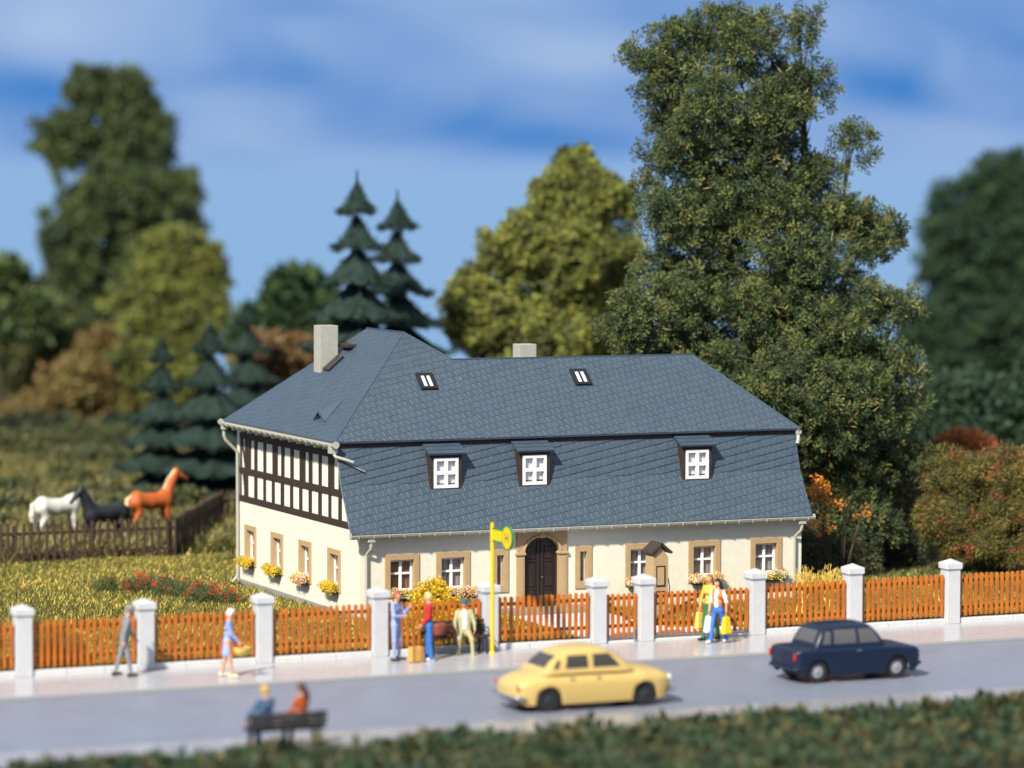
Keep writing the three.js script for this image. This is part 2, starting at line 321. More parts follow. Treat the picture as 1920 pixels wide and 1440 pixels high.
// slates laid in courses that rise to the right; each is a wedge, thin at the top
function clip(poly, P) { // convex clip, both counter-clockwise, 2D
  let out = poly;
  for (let i = 0; i < P.length && out.length; i++) {
    const a = P[i], b = P[(i + 1) % P.length], ins = out; out = [];
    const side = (p) => (b[0] - a[0]) * (p[1] - a[1]) - (b[1] - a[1]) * (p[0] - a[0]);
    for (let k = 0; k < ins.length; k++) {
      const p = ins[k], q = ins[(k + 1) % ins.length], sp = side(p), sq = side(q);
      if (sp >= 0) out.push(p);
      if (sp * sq < 0) { const t = sp / (sp - sq); out.push([p[0] + (q[0] - p[0]) * t, p[1] + (q[1] - p[1]) * t]); }
    }
  }
  return out;
}
const area2 = (p) => { let s = 0; for (let i = 0; i < p.length; i++) { const a = p[i], b = p[(i + 1) % p.length]; s += a[0] * b[1] - a[1] * b[0]; } return s / 2; };
const RS = rng(21);
const slateWork = [];   // whole slates that may become meshes of their own
const slateRest = { pos: [], col: [] };
function emit(poly, hgt, to, tone, acc) {
  const top = poly.map((p) => to(p, hgt(p))), bot = poly.map((p) => to(p, -0.004));
  const put = (...v) => { for (const q of v) { acc.pos.push(q.x, q.y, q.z); acc.col.push(...tone); } };
  for (let i = 1; i < top.length - 1; i++) put(top[0], top[i], top[i + 1]);
  for (let i = 0; i < top.length; i++) { const j = (i + 1) % top.length; put(bot[i], bot[j], top[j], bot[i], top[j], top[i]); }
}
function slates(P, ang, w, h, lift, keep, parent) {
  const n = nrm(P), o = V(...P[0]), u = V(...P[1]).sub(o).normalize(), v = n.clone().cross(u);
  const ca = Math.cos(ang), sa = Math.sin(ang), flat = P.map((p) => { const d = V(...p).sub(o); return [d.dot(u), d.dot(v)]; });
  const toC = (p) => [p[0] * ca + p[1] * sa, -p[0] * sa + p[1] * ca], F = flat.map(toC);   // course frame
  const a0 = Math.min(...F.map((p) => p[0])), a1 = Math.max(...F.map((p) => p[0])), b0 = Math.min(...F.map((p) => p[1])), b1 = Math.max(...F.map((p) => p[1]));
  const ua = u.clone().multiplyScalar(ca).addScaledVector(v, sa), va = u.clone().multiplyScalar(-sa).addScaledVector(v, ca);
  for (let r = Math.floor(b0 / h) - 1; r * h < b1; r++) {
    const shift = (((r % 2) + 2) % 2) * w * 0.5 + (RS() - 0.5) * 0.02;
    for (let c = Math.floor((a0 - shift) / w) - 1; c * w + shift < a1; c++) {
      const x = c * w + shift, y = r * h, g = 0.015, L = lift * (0.75 + 0.5 * RS());
      const shape = [[0, 0], [w * 0.86 - g, 0], [w * 0.97 - g, h * 0.06], [w - g, h * 0.2], [w - g, h + 0.012], [0, h + 0.012]].map((p) => [p[0] + x, p[1] + y]);
      const k = clip(shape, F);
      const tone = Math.floor(RS() * 5);
      if (k.length < 3 || Math.abs(area2(k)) < 0.002) continue;
      const hgt = (p) => 0.003 + L * (1 - (p[1] - y) / (h + 0.012));
      const whole = Math.abs(Math.abs(area2(k)) - Math.abs(area2(shape))) < 1e-6;
      const base = o.clone().addScaledVector(ua, x).addScaledVector(va, y);
      if (keep && whole) slateWork.push({ base, ua, va, n, w, h, L, tone, parent });
      else emit(k, hgt, (p, z) => o.clone().addScaledVector(ua, p[0]).addScaledVector(va, p[1]).addScaledVector(n, z), slateTones[tone], slateRest);
    }
  }
}
const A14 = 0.245;
slates(planes.frontWing, A14, 0.205, 0.225, 0.009, false);
slates(planes.frontMain, A14, 0.205, 0.225, 0.009, false);
slates(planes.wingLeft, A14, 0.205, 0.225, 0.004, false);
slates(planes.mainRight, A14, 0.205, 0.225, 0.014, false);
slates(planes.mansLow, 0.2, 0.2, 0.215, 0.012, true, lowerRoof);
slates(planes.mansTop, 0.2, 0.2, 0.215, 0.024, false);
{
  slateWork.sort((a, b) => (a.base.x * 0.4 - a.base.z * 0.914) - (b.base.x * 0.4 - b.base.z * 0.914));   // nearest the street corner first
  const variants = [0.7, 0.9, 1.1, 1.3].map((f) => {
    const acc = { pos: [], col: [] }, w = 0.2, h = 0.215, g = 0.015, L = 0.012 * f;
    emit([[0, 0], [w * 0.86 - g, 0], [w * 0.97 - g, h * 0.06], [w - g, h * 0.2], [w - g, h + 0.012], [0, h + 0.012]], (p) => 0.003 + L * (1 - p[1] / (h + 0.012)), (p, z) => V(p[0], p[1], z), [1, 1, 1], acc);
    const ge = new THREE.BufferGeometry(); ge.setAttribute('position', new THREE.Float32BufferAttribute(acc.pos, 3)); ge.computeVertexNormals();
    const uv = new Float32Array(acc.pos.length / 3 * 2); for (let i = 0; i < uv.length / 2; i++) { uv[2 * i] = acc.pos[3 * i] * 1; uv[2 * i + 1] = acc.pos[3 * i + 1]; } ge.setAttribute('uv', new THREE.BufferAttribute(uv, 2)); return ge;
  });
  slateWork.forEach((s, i) => {
    if (i < 300) {
      const m = mesh('slate', variants[Math.floor(RS() * 4)], slateMats[s.tone], s.parent);
      m.matrixAutoUpdate = true; m.quaternion.setFromRotationMatrix(new THREE.Matrix4().makeBasis(s.ua, s.va, s.n)); m.position.copy(s.base);
    } else {
      const { w, h, L } = s, g = 0.015;
      emit([[0, 0], [w * 0.86 - g, 0], [w * 0.97 - g, h * 0.06], [w - g, h * 0.2], [w - g, h + 0.012], [0, h + 0.012]], (p) => 0.003 + L * (1 - p[1] / (h + 0.012)), (p, z) => s.base.clone().addScaledVector(s.ua, p[0]).addScaledVector(s.va, p[1]).addScaledVector(s.n, z), slateTones[s.tone], slateRest);
    }
  });
  const g = new THREE.BufferGeometry(); g.setAttribute('position', new THREE.Float32BufferAttribute(slateRest.pos, 3)); g.setAttribute('color', new THREE.Float32BufferAttribute(slateRest.col, 3)); g.computeVertexNormals();
  const uv = new Float32Array(slateRest.pos.length / 3 * 2); for (let i = 0; i < uv.length / 2; i++) { uv[2 * i] = slateRest.pos[3 * i] + slateRest.pos[3 * i + 2] * 0.7; uv[2 * i + 1] = slateRest.pos[3 * i + 1] * 1.3 - slateRest.pos[3 * i + 2] * 0.4; } g.setAttribute('uv', new THREE.BufferAttribute(uv, 2));
  mesh('slates', g, slateVC, house).userData.kind = 'stuff';
}
const slateFlat = slateMats[1];
mesh('hip_line', [bar(V(E2.x0, E2.y + 0.012, E2.zf), V(PK.x, PK.y + 0.012, PK.za), 0.03, 0.03), bar(V(PK.x, PK.y + 0.012, PK.za), V(RG.x0, RG.y + 0.012, RG.z), 0.05, 0.03), bar(V(PK.x, PK.y + 0.012, PK.za), V(PK.x, PK.y + 0.012, PK.zb), 0.06, 0.03), bar(V(RG.x0, RG.y + 0.012, RG.z), V(RG.x1, RG.y + 0.012, RG.z), 0.06, 0.03), bar(V(RG.x1, RG.y + 0.012, RG.z), V(E2.x1, E2.y + 0.012, E2.zf), 0.05, 0.03)], slateFlat, house);

// dormers
for (const cx of [2.77, 5.46, 10.56]) {
  const d = new THREE.Group(); d.name = 'dormer'; d.position.set(cx, 0, -0.6); house.add(d);
  const y0 = 3.55, y1 = 4.46, hw = 0.47;
  for (const sx of [-1, 1]) {
    mesh('cheek', slab([[sx * hw, y0 - 0.02, 0], [sx * hw, y1, 0], [sx * hw, y1 + 0.1, -0.34], [sx * hw, y0 + 0.15, -0.16]], [sx, 0, 0], sx * sx * 0.09), M.timber, d);
    mesh('post', box(sx * (hw + 0.004) - (sx > 0 ? 0.1 : 0), y0 - 0.03, -0.08, sx * (hw + 0.004) + (sx > 0 ? 0 : 0.1), y1, 0.012, 0.008), M.timber, d);
  }
  mesh('lintel', box(-hw - 0.01, y1 - 0.06, -0.2, hw + 0.01, y1 + 0.06, 0.0, 0.006), M.timber, d);
  const y2 = 3.56, y3 = 4.40, iw = 0.365, ym = 3.985;
  mesh('sill', box(-hw, y0 - 0.05, -0.1, hw, y2, 0.02, 0.006), M.timber, d);
  const fr = ext(rectShape(-iw, y2, iw, y3, [[-iw + 0.08, y2 + 0.09, -0.05, ym - 0.05], [0.05, y2 + 0.09, iw - 0.08, ym - 0.05], [-iw + 0.08, ym + 0.05, -0.05, y3 - 0.09], [0.05, ym + 0.05, iw - 0.08, y3 - 0.09]]), 0.07, 4, 0.006); fr.translate(0, 0, -0.03);
  mesh('window_frame', boxUV(fr), M.white, d);
  for (const [a, b] of [[-iw + 0.08, y2 + 0.09], [0.05, y2 + 0.09], [-iw + 0.08, ym + 0.05], [0.05, ym + 0.05]]) mesh('pane', box(a - 0.01, b - 0.01, -0.02, a + iw - 0.12, b + 0.3, -0.017), M.glass, d);
  mesh('curtain', box(-iw, y2, -0.09, iw, y3, -0.075), M.curtainWhite, d);
  const rp = [[-0.56, 4.53, 0.14], [0.56, 4.53, 0.14], [0.56, 4.79, -0.4], [-0.56, 4.79, -0.4]], rn = nrm(rp);
  const rf = mesh('dormer_roof', slab(rp, [rn.x, rn.y, rn.z], 0.045), slateMats[2], d);
  const acc = { pos: [], col: [] }, u = V(1, 0, 0), vv = rn.clone().cross(u), o = V(...rp[0]);
  for (let r = 0; r < 3; r++) for (let c = 0; c < 5; c++) emit([[c * 0.224, r * 0.2], [c * 0.224 + 0.216, r * 0.2], [c * 0.224 + 0.216, r * 0.2 + 0.198], [c * 0.224, r * 0.2 + 0.198]], (p) => 0.004 + 0.012 * (1 - (p[1] - r * 0.2) / 0.2), (p, z) => o.clone().addScaledVector(u, p[0]).addScaledVector(vv, p[1]).addScaledVector(rn, z), slateTones[(r * 3 + c * 2) % 5], acc);
  const g = new THREE.BufferGeometry(); g.setAttribute('position', new THREE.Float32BufferAttribute(acc.pos, 3)); g.setAttribute('color', new THREE.Float32BufferAttribute(acc.col, 3)); g.computeVertexNormals(); mesh('slates', boxUV(g), slateVC, d).userData.kind = 'stuff';
}
// skylights: built in a frame where z points out of the roof
function skylight(at, xAxis, n, w, l, shut) {
  const g = new THREE.Group(); g.name = 'skylight'; house.add(g); g.position.set(...at);
  g.quaternion.setFromRotationMatrix(new THREE.Matrix4().makeBasis(xAxis, n.clone().cross(xAxis), n));
  const s = ext(rectShape(-w / 2, -l / 2, w / 2, l / 2, [[-w / 2 + 0.11, -l / 2 + 0.1, -0.03, l / 2 - 0.1], [0.03, -l / 2 + 0.1, w / 2 - 0.11, l / 2 - 0.1]]), 0.12, 4, 0.012); s.translate(0, 0, -0.03);
  mesh('frame', boxUV(s), M.black, g);
  for (const sx of [-1, 1]) mesh('pane', box(sx > 0 ? 0.03 : -w / 2 + 0.11, -l / 2 + 0.1, 0.035, sx > 0 ? w / 2 - 0.11 : -0.03, l / 2 - 0.1, 0.05), shut ? M.black : M.skyPane, g);
}
M.skyPane = std([0.80, 0.80, 0.84], 0.12);  // white of the reflected sky is put into the pane colour
const fN = nrm(planes.frontMain), lN = nrm(planes.wingLeft);
skylight([2.99, 6.385, -2.577], V(1, 0, 0), fN, 0.5, 0.64);
skylight([7.79, 6.4, -2.593], V(1, 0, 0), fN, 0.5, 0.64);
skylight([1.735, 6.72, -6.6], V(0, 0, 1), lN, 0.46, 0.62, true);
// chimneys, plank, little roof vent
mesh('chimney', [box(1.42, 6.2, -7.46, 1.98, 7.83, -6.93, 0.012), box(1.475, 7.83, -7.4, 1.925, 7.835, -6.99)], M.chimney, house);
mesh('chimney', box(6.5, 6.3, -4.5, 7.03, 7.33, -4.0, 0.012), M.chimney, house);
mesh('roof_plank', [box(2.06, 7.2, -7.3, 2.36, 7.3, -6.95, 0.012), box(2.07, 7.2, -6.93, 2.36, 7.295, -6.4, 0.012)], M.timber, house);
mesh('plank_bracket', [bar(V(2.3, 7.2, -6.55), V(2.5, 7.33, -6.55), 0.04, 0.05), bar(V(2.3, 7.2, -7.15), V(2.5, 7.33, -7.15), 0.04, 0.05)], M.black, house);
{
  const a = V(0.05, 5.29, -3.4), tri = [], z0 = -3.84, z1 = -2.95, pk = 0.3;
  // a small tent of slate, open at the low end
  const yAt = (x) => E2.y + (x - E2.x0) * 0.8455;
  const A = [0.06, yAt(0.06) + 0.02, z0], B = [0.06, yAt(0.06) + 0.02, z1], T = [0.04, yAt(0.04) + pk, (z0 + z1) / 2], K = [0.75, yAt(0.75) + 0.03, (z0 + z1) / 2 + 0.1];
  mesh('roof_vent', [polyGeo([[...A, ...T, ...K, ...T, ...B, ...K]]), bar(V(...A), V(...T), 0.03, 0.05), bar(V(...B), V(...T), 0.03, 0.05)], slateMats[0], house);
}
// gutters and pipes
function gutter(x0, x1, place, brackets) {
  const g = new THREE.Group(); g.name = 'gutter'; house.add(g); place(g);
  const sh = new THREE.Shape(); sh.absarc(0, 0, 0.1, Math.PI, 2 * Math.PI, false); sh.absarc(0, 0, 0.085, 2 * Math.PI, Math.PI, true);
  const t = ext(sh, x1 - x0, 10); t.rotateY(Math.PI / 2); t.translate(x0, 0, 0);
  const lip = cyl(V(x0, 0.004, 0.096), V(x1, 0.004, 0.096), 0.016, 0.016, 6), ends = [x0, x1].map((x) => { const c = new THREE.CylinderGeometry(0.1, 0.1, 0.012, 14); c.rotateZ(Math.PI / 2); c.translate(x, -0.005, 0); return c; });
  mesh('trough', [t, lip, ...ends], M.gutter, g);
  for (let k = 0; k < brackets; k++) { const x = x0 + 0.22 + k * (x1 - x0 - 0.44) / (brackets - 1); const b = new THREE.TorusGeometry(0.11, 0.019, 6, 12, Math.PI); b.rotateX(Math.PI); b.rotateY(Math.PI / 2); b.translate(x, 0.004, 0); mesh('bracket', b, M.gutter, g); }
}
gutter(-0.33, 14.0, (g) => g.position.set(0, 2.4, 0.085), 32);
gutter(-E2.zf - 0.12, -E2.zb + 0.1, (g) => { g.position.set(E2.x0 - 0.03, 4.84, 0); g.rotation.y = Math.PI / 2; }, 20);
for (let k = 0; k < 13; k++) mesh('rafter_end', box(E2.x0 + 0.12, 4.62, -1.5 - k * 0.7, WX, 4.74, -1.38 - k * 0.7), M.infill, house);
mesh('downpipe', [box(0.17, 2.2, 0.0, 0.4, 2.36, 0.13, 0.02), cyl(V(0.28, 2.22, 0.06), V(0.28, 2.08, 0.06), 0.055, 0.05), tube([[0.28, 2.1, 0.06], [0.28, 2.02, 0.05], [0.24, 1.9, -0.09], [0.22, 1.82, -0.14], [0.22, 1.6, -0.14], [0.22, 0.02, -0.14]], 0.042, 40)], M.gutter, house);
mesh('downpipe', [box(13.5, 2.2, 0.0, 13.74, 2.36, 0.13, 0.02), cyl(V(13.62, 2.22, 0.06), V(13.62, 2.1, 0.06), 0.055, 0.05), tube([[13.62, 2.12, 0.06], [13.6, 2.02, 0.05], [13.52, 1.86, -0.1], [13.5, 1.78, -0.14], [13.5, 0.02, -0.14]], 0.042, 40)], M.gutter, house);
mesh('downpipe', [box(-0.5, 4.62, -10.3, -0.34, 4.8, -10.1, 0.02), tube([[-0.42, 4.66, -10.2], [-0.42, 4.45, -10.2], [-0.36, 4.3, -10.2], [-0.02, 3.96, -10.2], [0.0, 3.85, -10.2], [0.0, 0.5, -10.2], [-0.02, 0.2, -10.2], [-0.2, 0.02, -10.14]], 0.05, 70)], M.gutter, house);
mesh('downpipe', [box(E2.x0 - 0.12, 4.58, -1.15, E2.x0 + 0.1, 4.8, -0.92, 0.02), tube([[E2.x0 + 0.0, 4.58, -1.0], [E2.x0 + 0.02, 4.5, -0.86], [-0.14, 4.42, -0.76], [0.06, 4.35, -0.71]], 0.045, 20), bar(V(-0.05, 4.3, -0.84), V(0.42, 4.08, -0.74), 0.05, 0.02)], M.gutter, house);
mesh('downpipe', [box(13.95, 4.72, -1.05, 14.12, 4.84, -0.9, 0.02), tube([[14.03, 4.72, -0.97], [14.0, 4.6, -0.9], [13.94, 4.45, -0.84]], 0.055, 12)], M.gutter, house);
// ---------------------------------------------------------------- ground, road, pavements
const groundT = tex(512, (x, y) => { const a = wrapN(x, y, 2.2, 0.7, 5), b = wrapN(x, y, 5, 1.9, 3), r = RT(); const k = 0.5 + 0.9 * a; return [70 + 60 * k + 34 * b + 40 * (r - 0.5), 68 + 46 * k + 24 * b + 36 * (r - 0.5), 22 + 16 * k + 22 * (r - 0.5)]; }, true);
const roadT = tex(512, (x, y) => { const v = 231 + 16 * wrapN(x, y, 1.4, 0.2, 4) + 16 * (RT() - 0.5); return [v, v, v]; }, true);
// the pavement is printed: rows of small reddish setts between pale borders
const paveT = tex(512, (x, y, i, j) => {
  const n = 10 * (RT() - 0.5) + 10 * wrapN(x, y, 1.5, 0.9, 3), cx = (x * 16) % 1, cy = (y * 9) % 1, inside = y > 0.22 && y < 0.84;
  const q = Math.floor(x * 16) * 7 + Math.floor(y * 9) * 13, worn = wrapN(x, y, 2.4, 3.1, 3) > -0.12;
  const red = inside && worn && cx > 0.22 && cx < 0.78 && cy > 0.2 && cy < 0.72 && (q % 5) !== 0;
  return red ? [214 + n, 197 + n, 195 + n] : [211 + n, 213 + n, 216 + n];
}, true);
const gravelT = tex(256, (x, y) => { const v = 214 + 60 * (RT() - 0.5) + 26 * wrapN(x, y, 2, 0.4, 3); return [v, v, v + 4]; }, true);
Object.assign(M, {
  ground: std([1, 1, 1], 1, { map: rep(groundT, 0.16), ...gb(0.5, 0.03) }),
  road: std([0.238, 0.262, 0.345], 0.42, { map: rep(roadT, 0.11), ...gb(0.8, 0.0025) }),
  pave: std([0.62, 0.63, 0.66], 0.24, { map: paveT }),
  paveNear: std([0.46, 0.47, 0.48], 0.22, { map: rep(paveT, 1) }),
  kerb: std([0.25, 0.255, 0.265], 0.6, gb(1, 0.004)),
  gravel: std([0.9, 0.9, 0.92], 0.95, { map: rep(gravelT, 0.7), ...gb(0.6, 0.02) }),
  pillar: std([0.60, 0.605, 0.62], 0.75, { map: rep(mottleT, 0.5), ...gb(1.5, 0.005) }),
  plinthStone: std([0.66, 0.66, 0.65], 0.7, { map: rep(mottleT, 0.4), ...gb(1.2, 0.006) }),
  picket: std([0.74, 0.205, 0.010], 0.6, { map: rep(woodT, 0.5), ...gb(1.5, 0.003) }),
  picketB: std([0.69, 0.185, 0.010], 0.6, { map: rep(woodT, 0.6), ...gb(1.5, 0.003) }),
  railShaded: std([0.115, 0.024, 0.010], 0.65),  // picket orange, darkened: shade behind the pickets is put into the colour
  brownWood: std([0.060, 0.034, 0.022], 0.7, gb(1.5, 0.004)),
});
const depthOf = (x, z) => (x + 34.424) * 0.4008 + (z - 88.795) * -0.9142;
const groundH = (x, z) => {
  if (z > 6.0) return -0.25;
  let y = 0.05 * fbm(x * 0.35, 1.3, z * 0.35, 3);
  const d = depthOf(x, z), e = 205 + 6 * PN.noise(x * 0.05, 2, z * 0.05);
  if (d > 120) y += 0.25 * fbm(x * 0.12, 5.1, z * 0.12, 3);
  if (d > e) y -= (d - e) * 0.32;
  if (x > -0.4 && x < 14.2 && z < 0.4 && z > -10.6) y = Math.min(y, 0) - 0.02;
  return y;
};
{
  const xs = [], zs = [60, 45, 34, 28, 22, 16, 11, 6.03, 5.97];
  for (let x = -260; x < -24; x += 14) xs.push(x); for (let x = -24; x < 36; x += 1.2) xs.push(x); for (let x = 36; x <= 330; x += 14) xs.push(x);
  for (let z = 5; z > -34; z -= 1.1) zs.push(z); for (let z = -34; z >= -330; z -= 5) zs.push(z);
  const pos = [], uv = [], idx = [], nx = xs.length;
  for (const z of zs) for (const x of xs) { pos.push(x, groundH(x, z), z); uv.push(x, z); }
  for (let j = 0; j < zs.length - 1; j++) for (let i = 0; i < nx - 1; i++) { const a = j * nx + i, b = a + 1, c = a + nx, d = c + 1; idx.push(a, b, d, a, d, c); }
  const g = new THREE.BufferGeometry(); g.setAttribute('position', new THREE.Float32BufferAttribute(pos, 3)); g.setAttribute('uv', new THREE.Float32BufferAttribute(uv, 2)); g.setIndex(idx); g.computeVertexNormals();
  structure('ground', g, M.ground);
}
const X0 = -70, X1 = 90;
{
  const strip = (z0, z1, y, su, sv, v0 = 0) => { // a sheet with uv: u along the road, v across
    const g = new THREE.PlaneGeometry(X1 - X0, z1 - z0, 80, 1); g.rotateX(-Math.PI / 2); g.translate((X0 + X1) / 2, y, (z0 + z1) / 2);
    const p = g.attributes.position, uv = g.attributes.uv; for (let i = 0; i < p.count; i++) uv.setXY(i, p.getX(i) * su, v0 + (z1 - p.getZ(i)) * sv); return g;
  };
  structure('road', strip(9.7, 16.8, -0.08, 1, 1), M.road);
  structure('pavement', strip(5.98, 9.46, 0, 1 / 3.4, 1 / 3.48), M.pave);
  structure('kerb', box(X0, -0.2, 9.465, X1, 0.006, 9.72, 0.02), M.kerb);
  structure('near_pavement', strip(16.78, 22, -0.06, 1 / 3.4, 1 / 3.4), M.paveNear);
  const ps = new THREE.Shape([[4.2, 0.2], [7.05, 0.2], [7.1, 2.2], [7.4, 3.9], [9.0, 4.7], [9.2, 5.98], [4.1, 5.98], [4.3, 3.2]].map((p) => new THREE.Vector2(p[0], -p[1])));
  const pg = new THREE.ShapeGeometry(ps); pg.rotateX(-Math.PI / 2); pg.translate(0, 0.034, 0); structure('path', boxUV(pg), M.gravel);
}
{ // landing in front of the door
  const t = thing('door_landing', 'low grey stone landing before the arched door', 'step', [5.62, 0, 0.1]);
  for (const [a, b] of [[-1.38, -0.47], [-0.46, 0.46], [0.47, 1.38]]) mesh('slab', box(a, -0.02, -0.21, b, 0.185, 0.44, 0.015), M.plinth, t);
}

// ---------------------------------------------------------------- foliage tools
function leafGeo(n, len, wid, seed, o = {}) { // n leaves in a ball of radius 1
  const R = rng(seed), pos = [];
  for (let i = 0; i < n; i++) {
    const d = V(R() - 0.5, R() - 0.5, R() - 0.5).normalize(), c = d.clone().multiplyScalar((o.in ?? 0.25) + (1 - (o.in ?? 0.25)) * Math.cbrt(R()) * 0.95);
    const a = V(R() - 0.5, R() - 0.5, R() - 0.5).addScaledVector(d, o.out ?? 0.6); if (o.up) a.y += o.up; a.normalize();
    const b = V(R() - 0.5, R() - 0.5, R() - 0.5).cross(a).normalize(), L = len * (0.6 + 0.8 * R()), W = wid * (0.6 + 0.8 * R());
    const p0 = c, p1 = c.clone().addScaledVector(a, L * 0.5).addScaledVector(b, W / 2), p2 = c.clone().addScaledVector(a, L), p3 = c.clone().addScaledVector(a, L * 0.5).addScaledVector(b, -W / 2);
    for (const q of [p0, p1, p2, p0, p2, p3]) pos.push(q.x, q.y, q.z);
  }
  const g = new THREE.BufferGeometry(); g.setAttribute('position', new THREE.Float32BufferAttribute(pos, 3)); g.computeVertexNormals(); return g;
}
function sprayGeo(seed, twigs, per, len, wid) { // a leafy sprig growing along +y, one unit long
  const R = rng(seed), pos = [], leaf = (c, a, L, W) => { const b = V(R() - 0.5, R() - 0.5, R() - 0.5).cross(a).normalize(); const p1 = c.clone().addScaledVector(a, L * 0.5).addScaledVector(b, W / 2), p2 = c.clone().addScaledVector(a, L), p3 = c.clone().addScaledVector(a, L * 0.5).addScaledVector(b, -W / 2); for (const q of [c, p1, p2, c, p2, p3]) pos.push(q.x, q.y, q.z); };
  for (let k = 0; k < twigs; k++) {
    const f = (k + 0.4 * R()) / twigs, a = k * 2.4 + R(), o = 0.55 + 0.5 * R(), d = V(Math.cos(a) * o, 0.75, Math.sin(a) * o).normalize(), b = V(0, f * 0.8, 0), L = (0.62 - 0.3 * f) * (0.7 + 0.6 * R());
    leaf(b, d, L, wid * 0.25);
    for (let j = 0; j < per; j++) { const t = 0.2 + 0.85 * (j + R()) / per; leaf(b.clone().addScaledVector(d, L * t), d.clone().add(V((R() - 0.5) * 1.9, (R() - 0.4) * 1.6, (R() - 0.5) * 1.9)).normalize(), len * (0.55 + 0.9 * R()), wid * (0.6 + 0.8 * R())); }
  }
  const g = new THREE.BufferGeometry(); g.setAttribute('position', new THREE.Float32BufferAttribute(pos, 3)); g.computeVertexNormals(); return g;
}
const spray = sprayGeo(39, 8, 5, 0.2, 0.12), sprayFull = sprayGeo(40, 9, 6, 0.28, 0.2), Y1 = V(0, 1, 0), dv = V(0, 1, 0), spin = new THREE.Quaternion();
const leafMat = std([1, 1, 1], 0.75, { side: THREE.DoubleSide });
const clumpFine = leafGeo(42, 0.5, 0.2, 31), clumpTwig = leafGeo(34, 0.55, 0.24, 38, { out: 1.0 }), clumpBroad = leafGeo(22, 0.75, 0.5, 32), clumpSpiky = leafGeo(20, 1.0, 0.13, 33, { in: 0.0, out: 1.6 }), clumpPetal = leafGeo(16, 0.6, 0.55, 34);
const clumpMass = leafGeo(40, 0.7, 0.5, 35), clumpNeedle = leafGeo(26, 1.0, 0.16, 36, { in: 0, out: 0.4 });
const dummy = new THREE.Object3D(), tint = new THREE.Color();
function instances(parent, name, geo, list, mat = leafMat) { // list of [x,y,z,size,r,g,b]
  const m = new THREE.InstancedMesh(geo, mat, list.length); m.name = name; const R = rng(list.length + 5);
  list.forEach((p, i) => { dummy.position.set(p[0], p[1], p[2]); dummy.rotation.set(R() * 6.3, R() * 6.3, R() * 6.3); if (p.length > 7) { dv.set(p[7] + 0.7 * (R() - 0.5), p[8] + 0.7 * (R() - 0.5), p[9] + 0.7 * (R() - 0.5)).normalize(); dummy.quaternion.setFromUnitVectors(Y1, dv).multiply(spin.setFromAxisAngle(Y1, R() * 6.3)); } dummy.scale.setScalar(p[3]); dummy.updateMatrix(); m.setMatrixAt(i, dummy.matrix); m.setColorAt(i, tint.setRGB(p[4], p[5], p[6])); });
  m.castShadow = m.receiveShadow = true; m.userData.kind = 'stuff'; parent.add(m); return m;
}
const pick = (pal, R) => { const a = pal[Math.floor(R() * pal.length)], k = 0.8 + 0.4 * R(); return [a[0] * k, a[1] * k, a[2] * k]; };
// lobes [x,y,z,r,ry]; sample clumps, mostly near the skin of each lobe, with holes where the noise is low
function crownList(lobes, n, size, pal, o = {}) {
  if (o.sub) { // gather the clumps in small uneven tufts, so that light and sky come between
    const c = crownList(lobes, o.sub.n, 1, pal, { ...o, sub: null }), R = rng((o.seed ?? 1) + 300);
    lobes = c.map((p) => { const r = o.sub.r * (0.45 + 1.1 * R()); return [p[0], p[1], p[2], r * (0.6 + 0.7 * R()), r * (0.45 + 0.5 * R()), r * (0.6 + 0.6 * R())]; }); o = { ...o, sub: null, thr: -9, shell: 0.15, dir: true };
  }
  const R = rng(o.seed ?? 1), list = [], w = lobes.map((l) => l[3] * l[3] + l[3] * l[4]), sum = w.reduce((a, b) => a + b, 0), thr = o.thr ?? -0.08, nf = o.nf ?? 0.8, shell = o.shell ?? 0.45;
  for (let k = 0, tries = 0; k < n && tries < n * 6; tries++) {
    let t = R() * sum, i = 0; while (t > w[i]) { t -= w[i]; i++; }
    const l = lobes[i], u = R() * 2 - 1, a = R() * 6.2832, s = Math.sqrt(1 - u * u), r = shell + (1 - shell) * Math.sqrt(R());
    const wob = 1 + 0.3 * PN.noise(Math.cos(a) * s * 2.3 + i * 7, u * 2.3, Math.sin(a) * s * 2.3 + (o.seed ?? 1));
    const x = l[0] + Math.cos(a) * s * l[3] * r * wob, y = l[1] + u * l[4] * r * wob, z = l[2] + Math.sin(a) * s * (l[5] ?? l[3]) * r * wob;
    if (fbm(x * nf + (o.seed ?? 0), y * nf, z * nf, 3) < thr || y < (o.floor ?? 0.1) || (o.reject && o.reject(x, y, z))) continue;
    list.push([x, y, z, size * (0.6 + 0.8 * R()), ...pick(pal, R), ...(o.dir ? [Math.cos(a) * s, u * 0.8 + 0.35, Math.sin(a) * s] : [])]); k++;
  }
  return list;
}
const barkMat = std([0.06, 0.045, 0.03], 0.95, gb(1.5, 0.02));
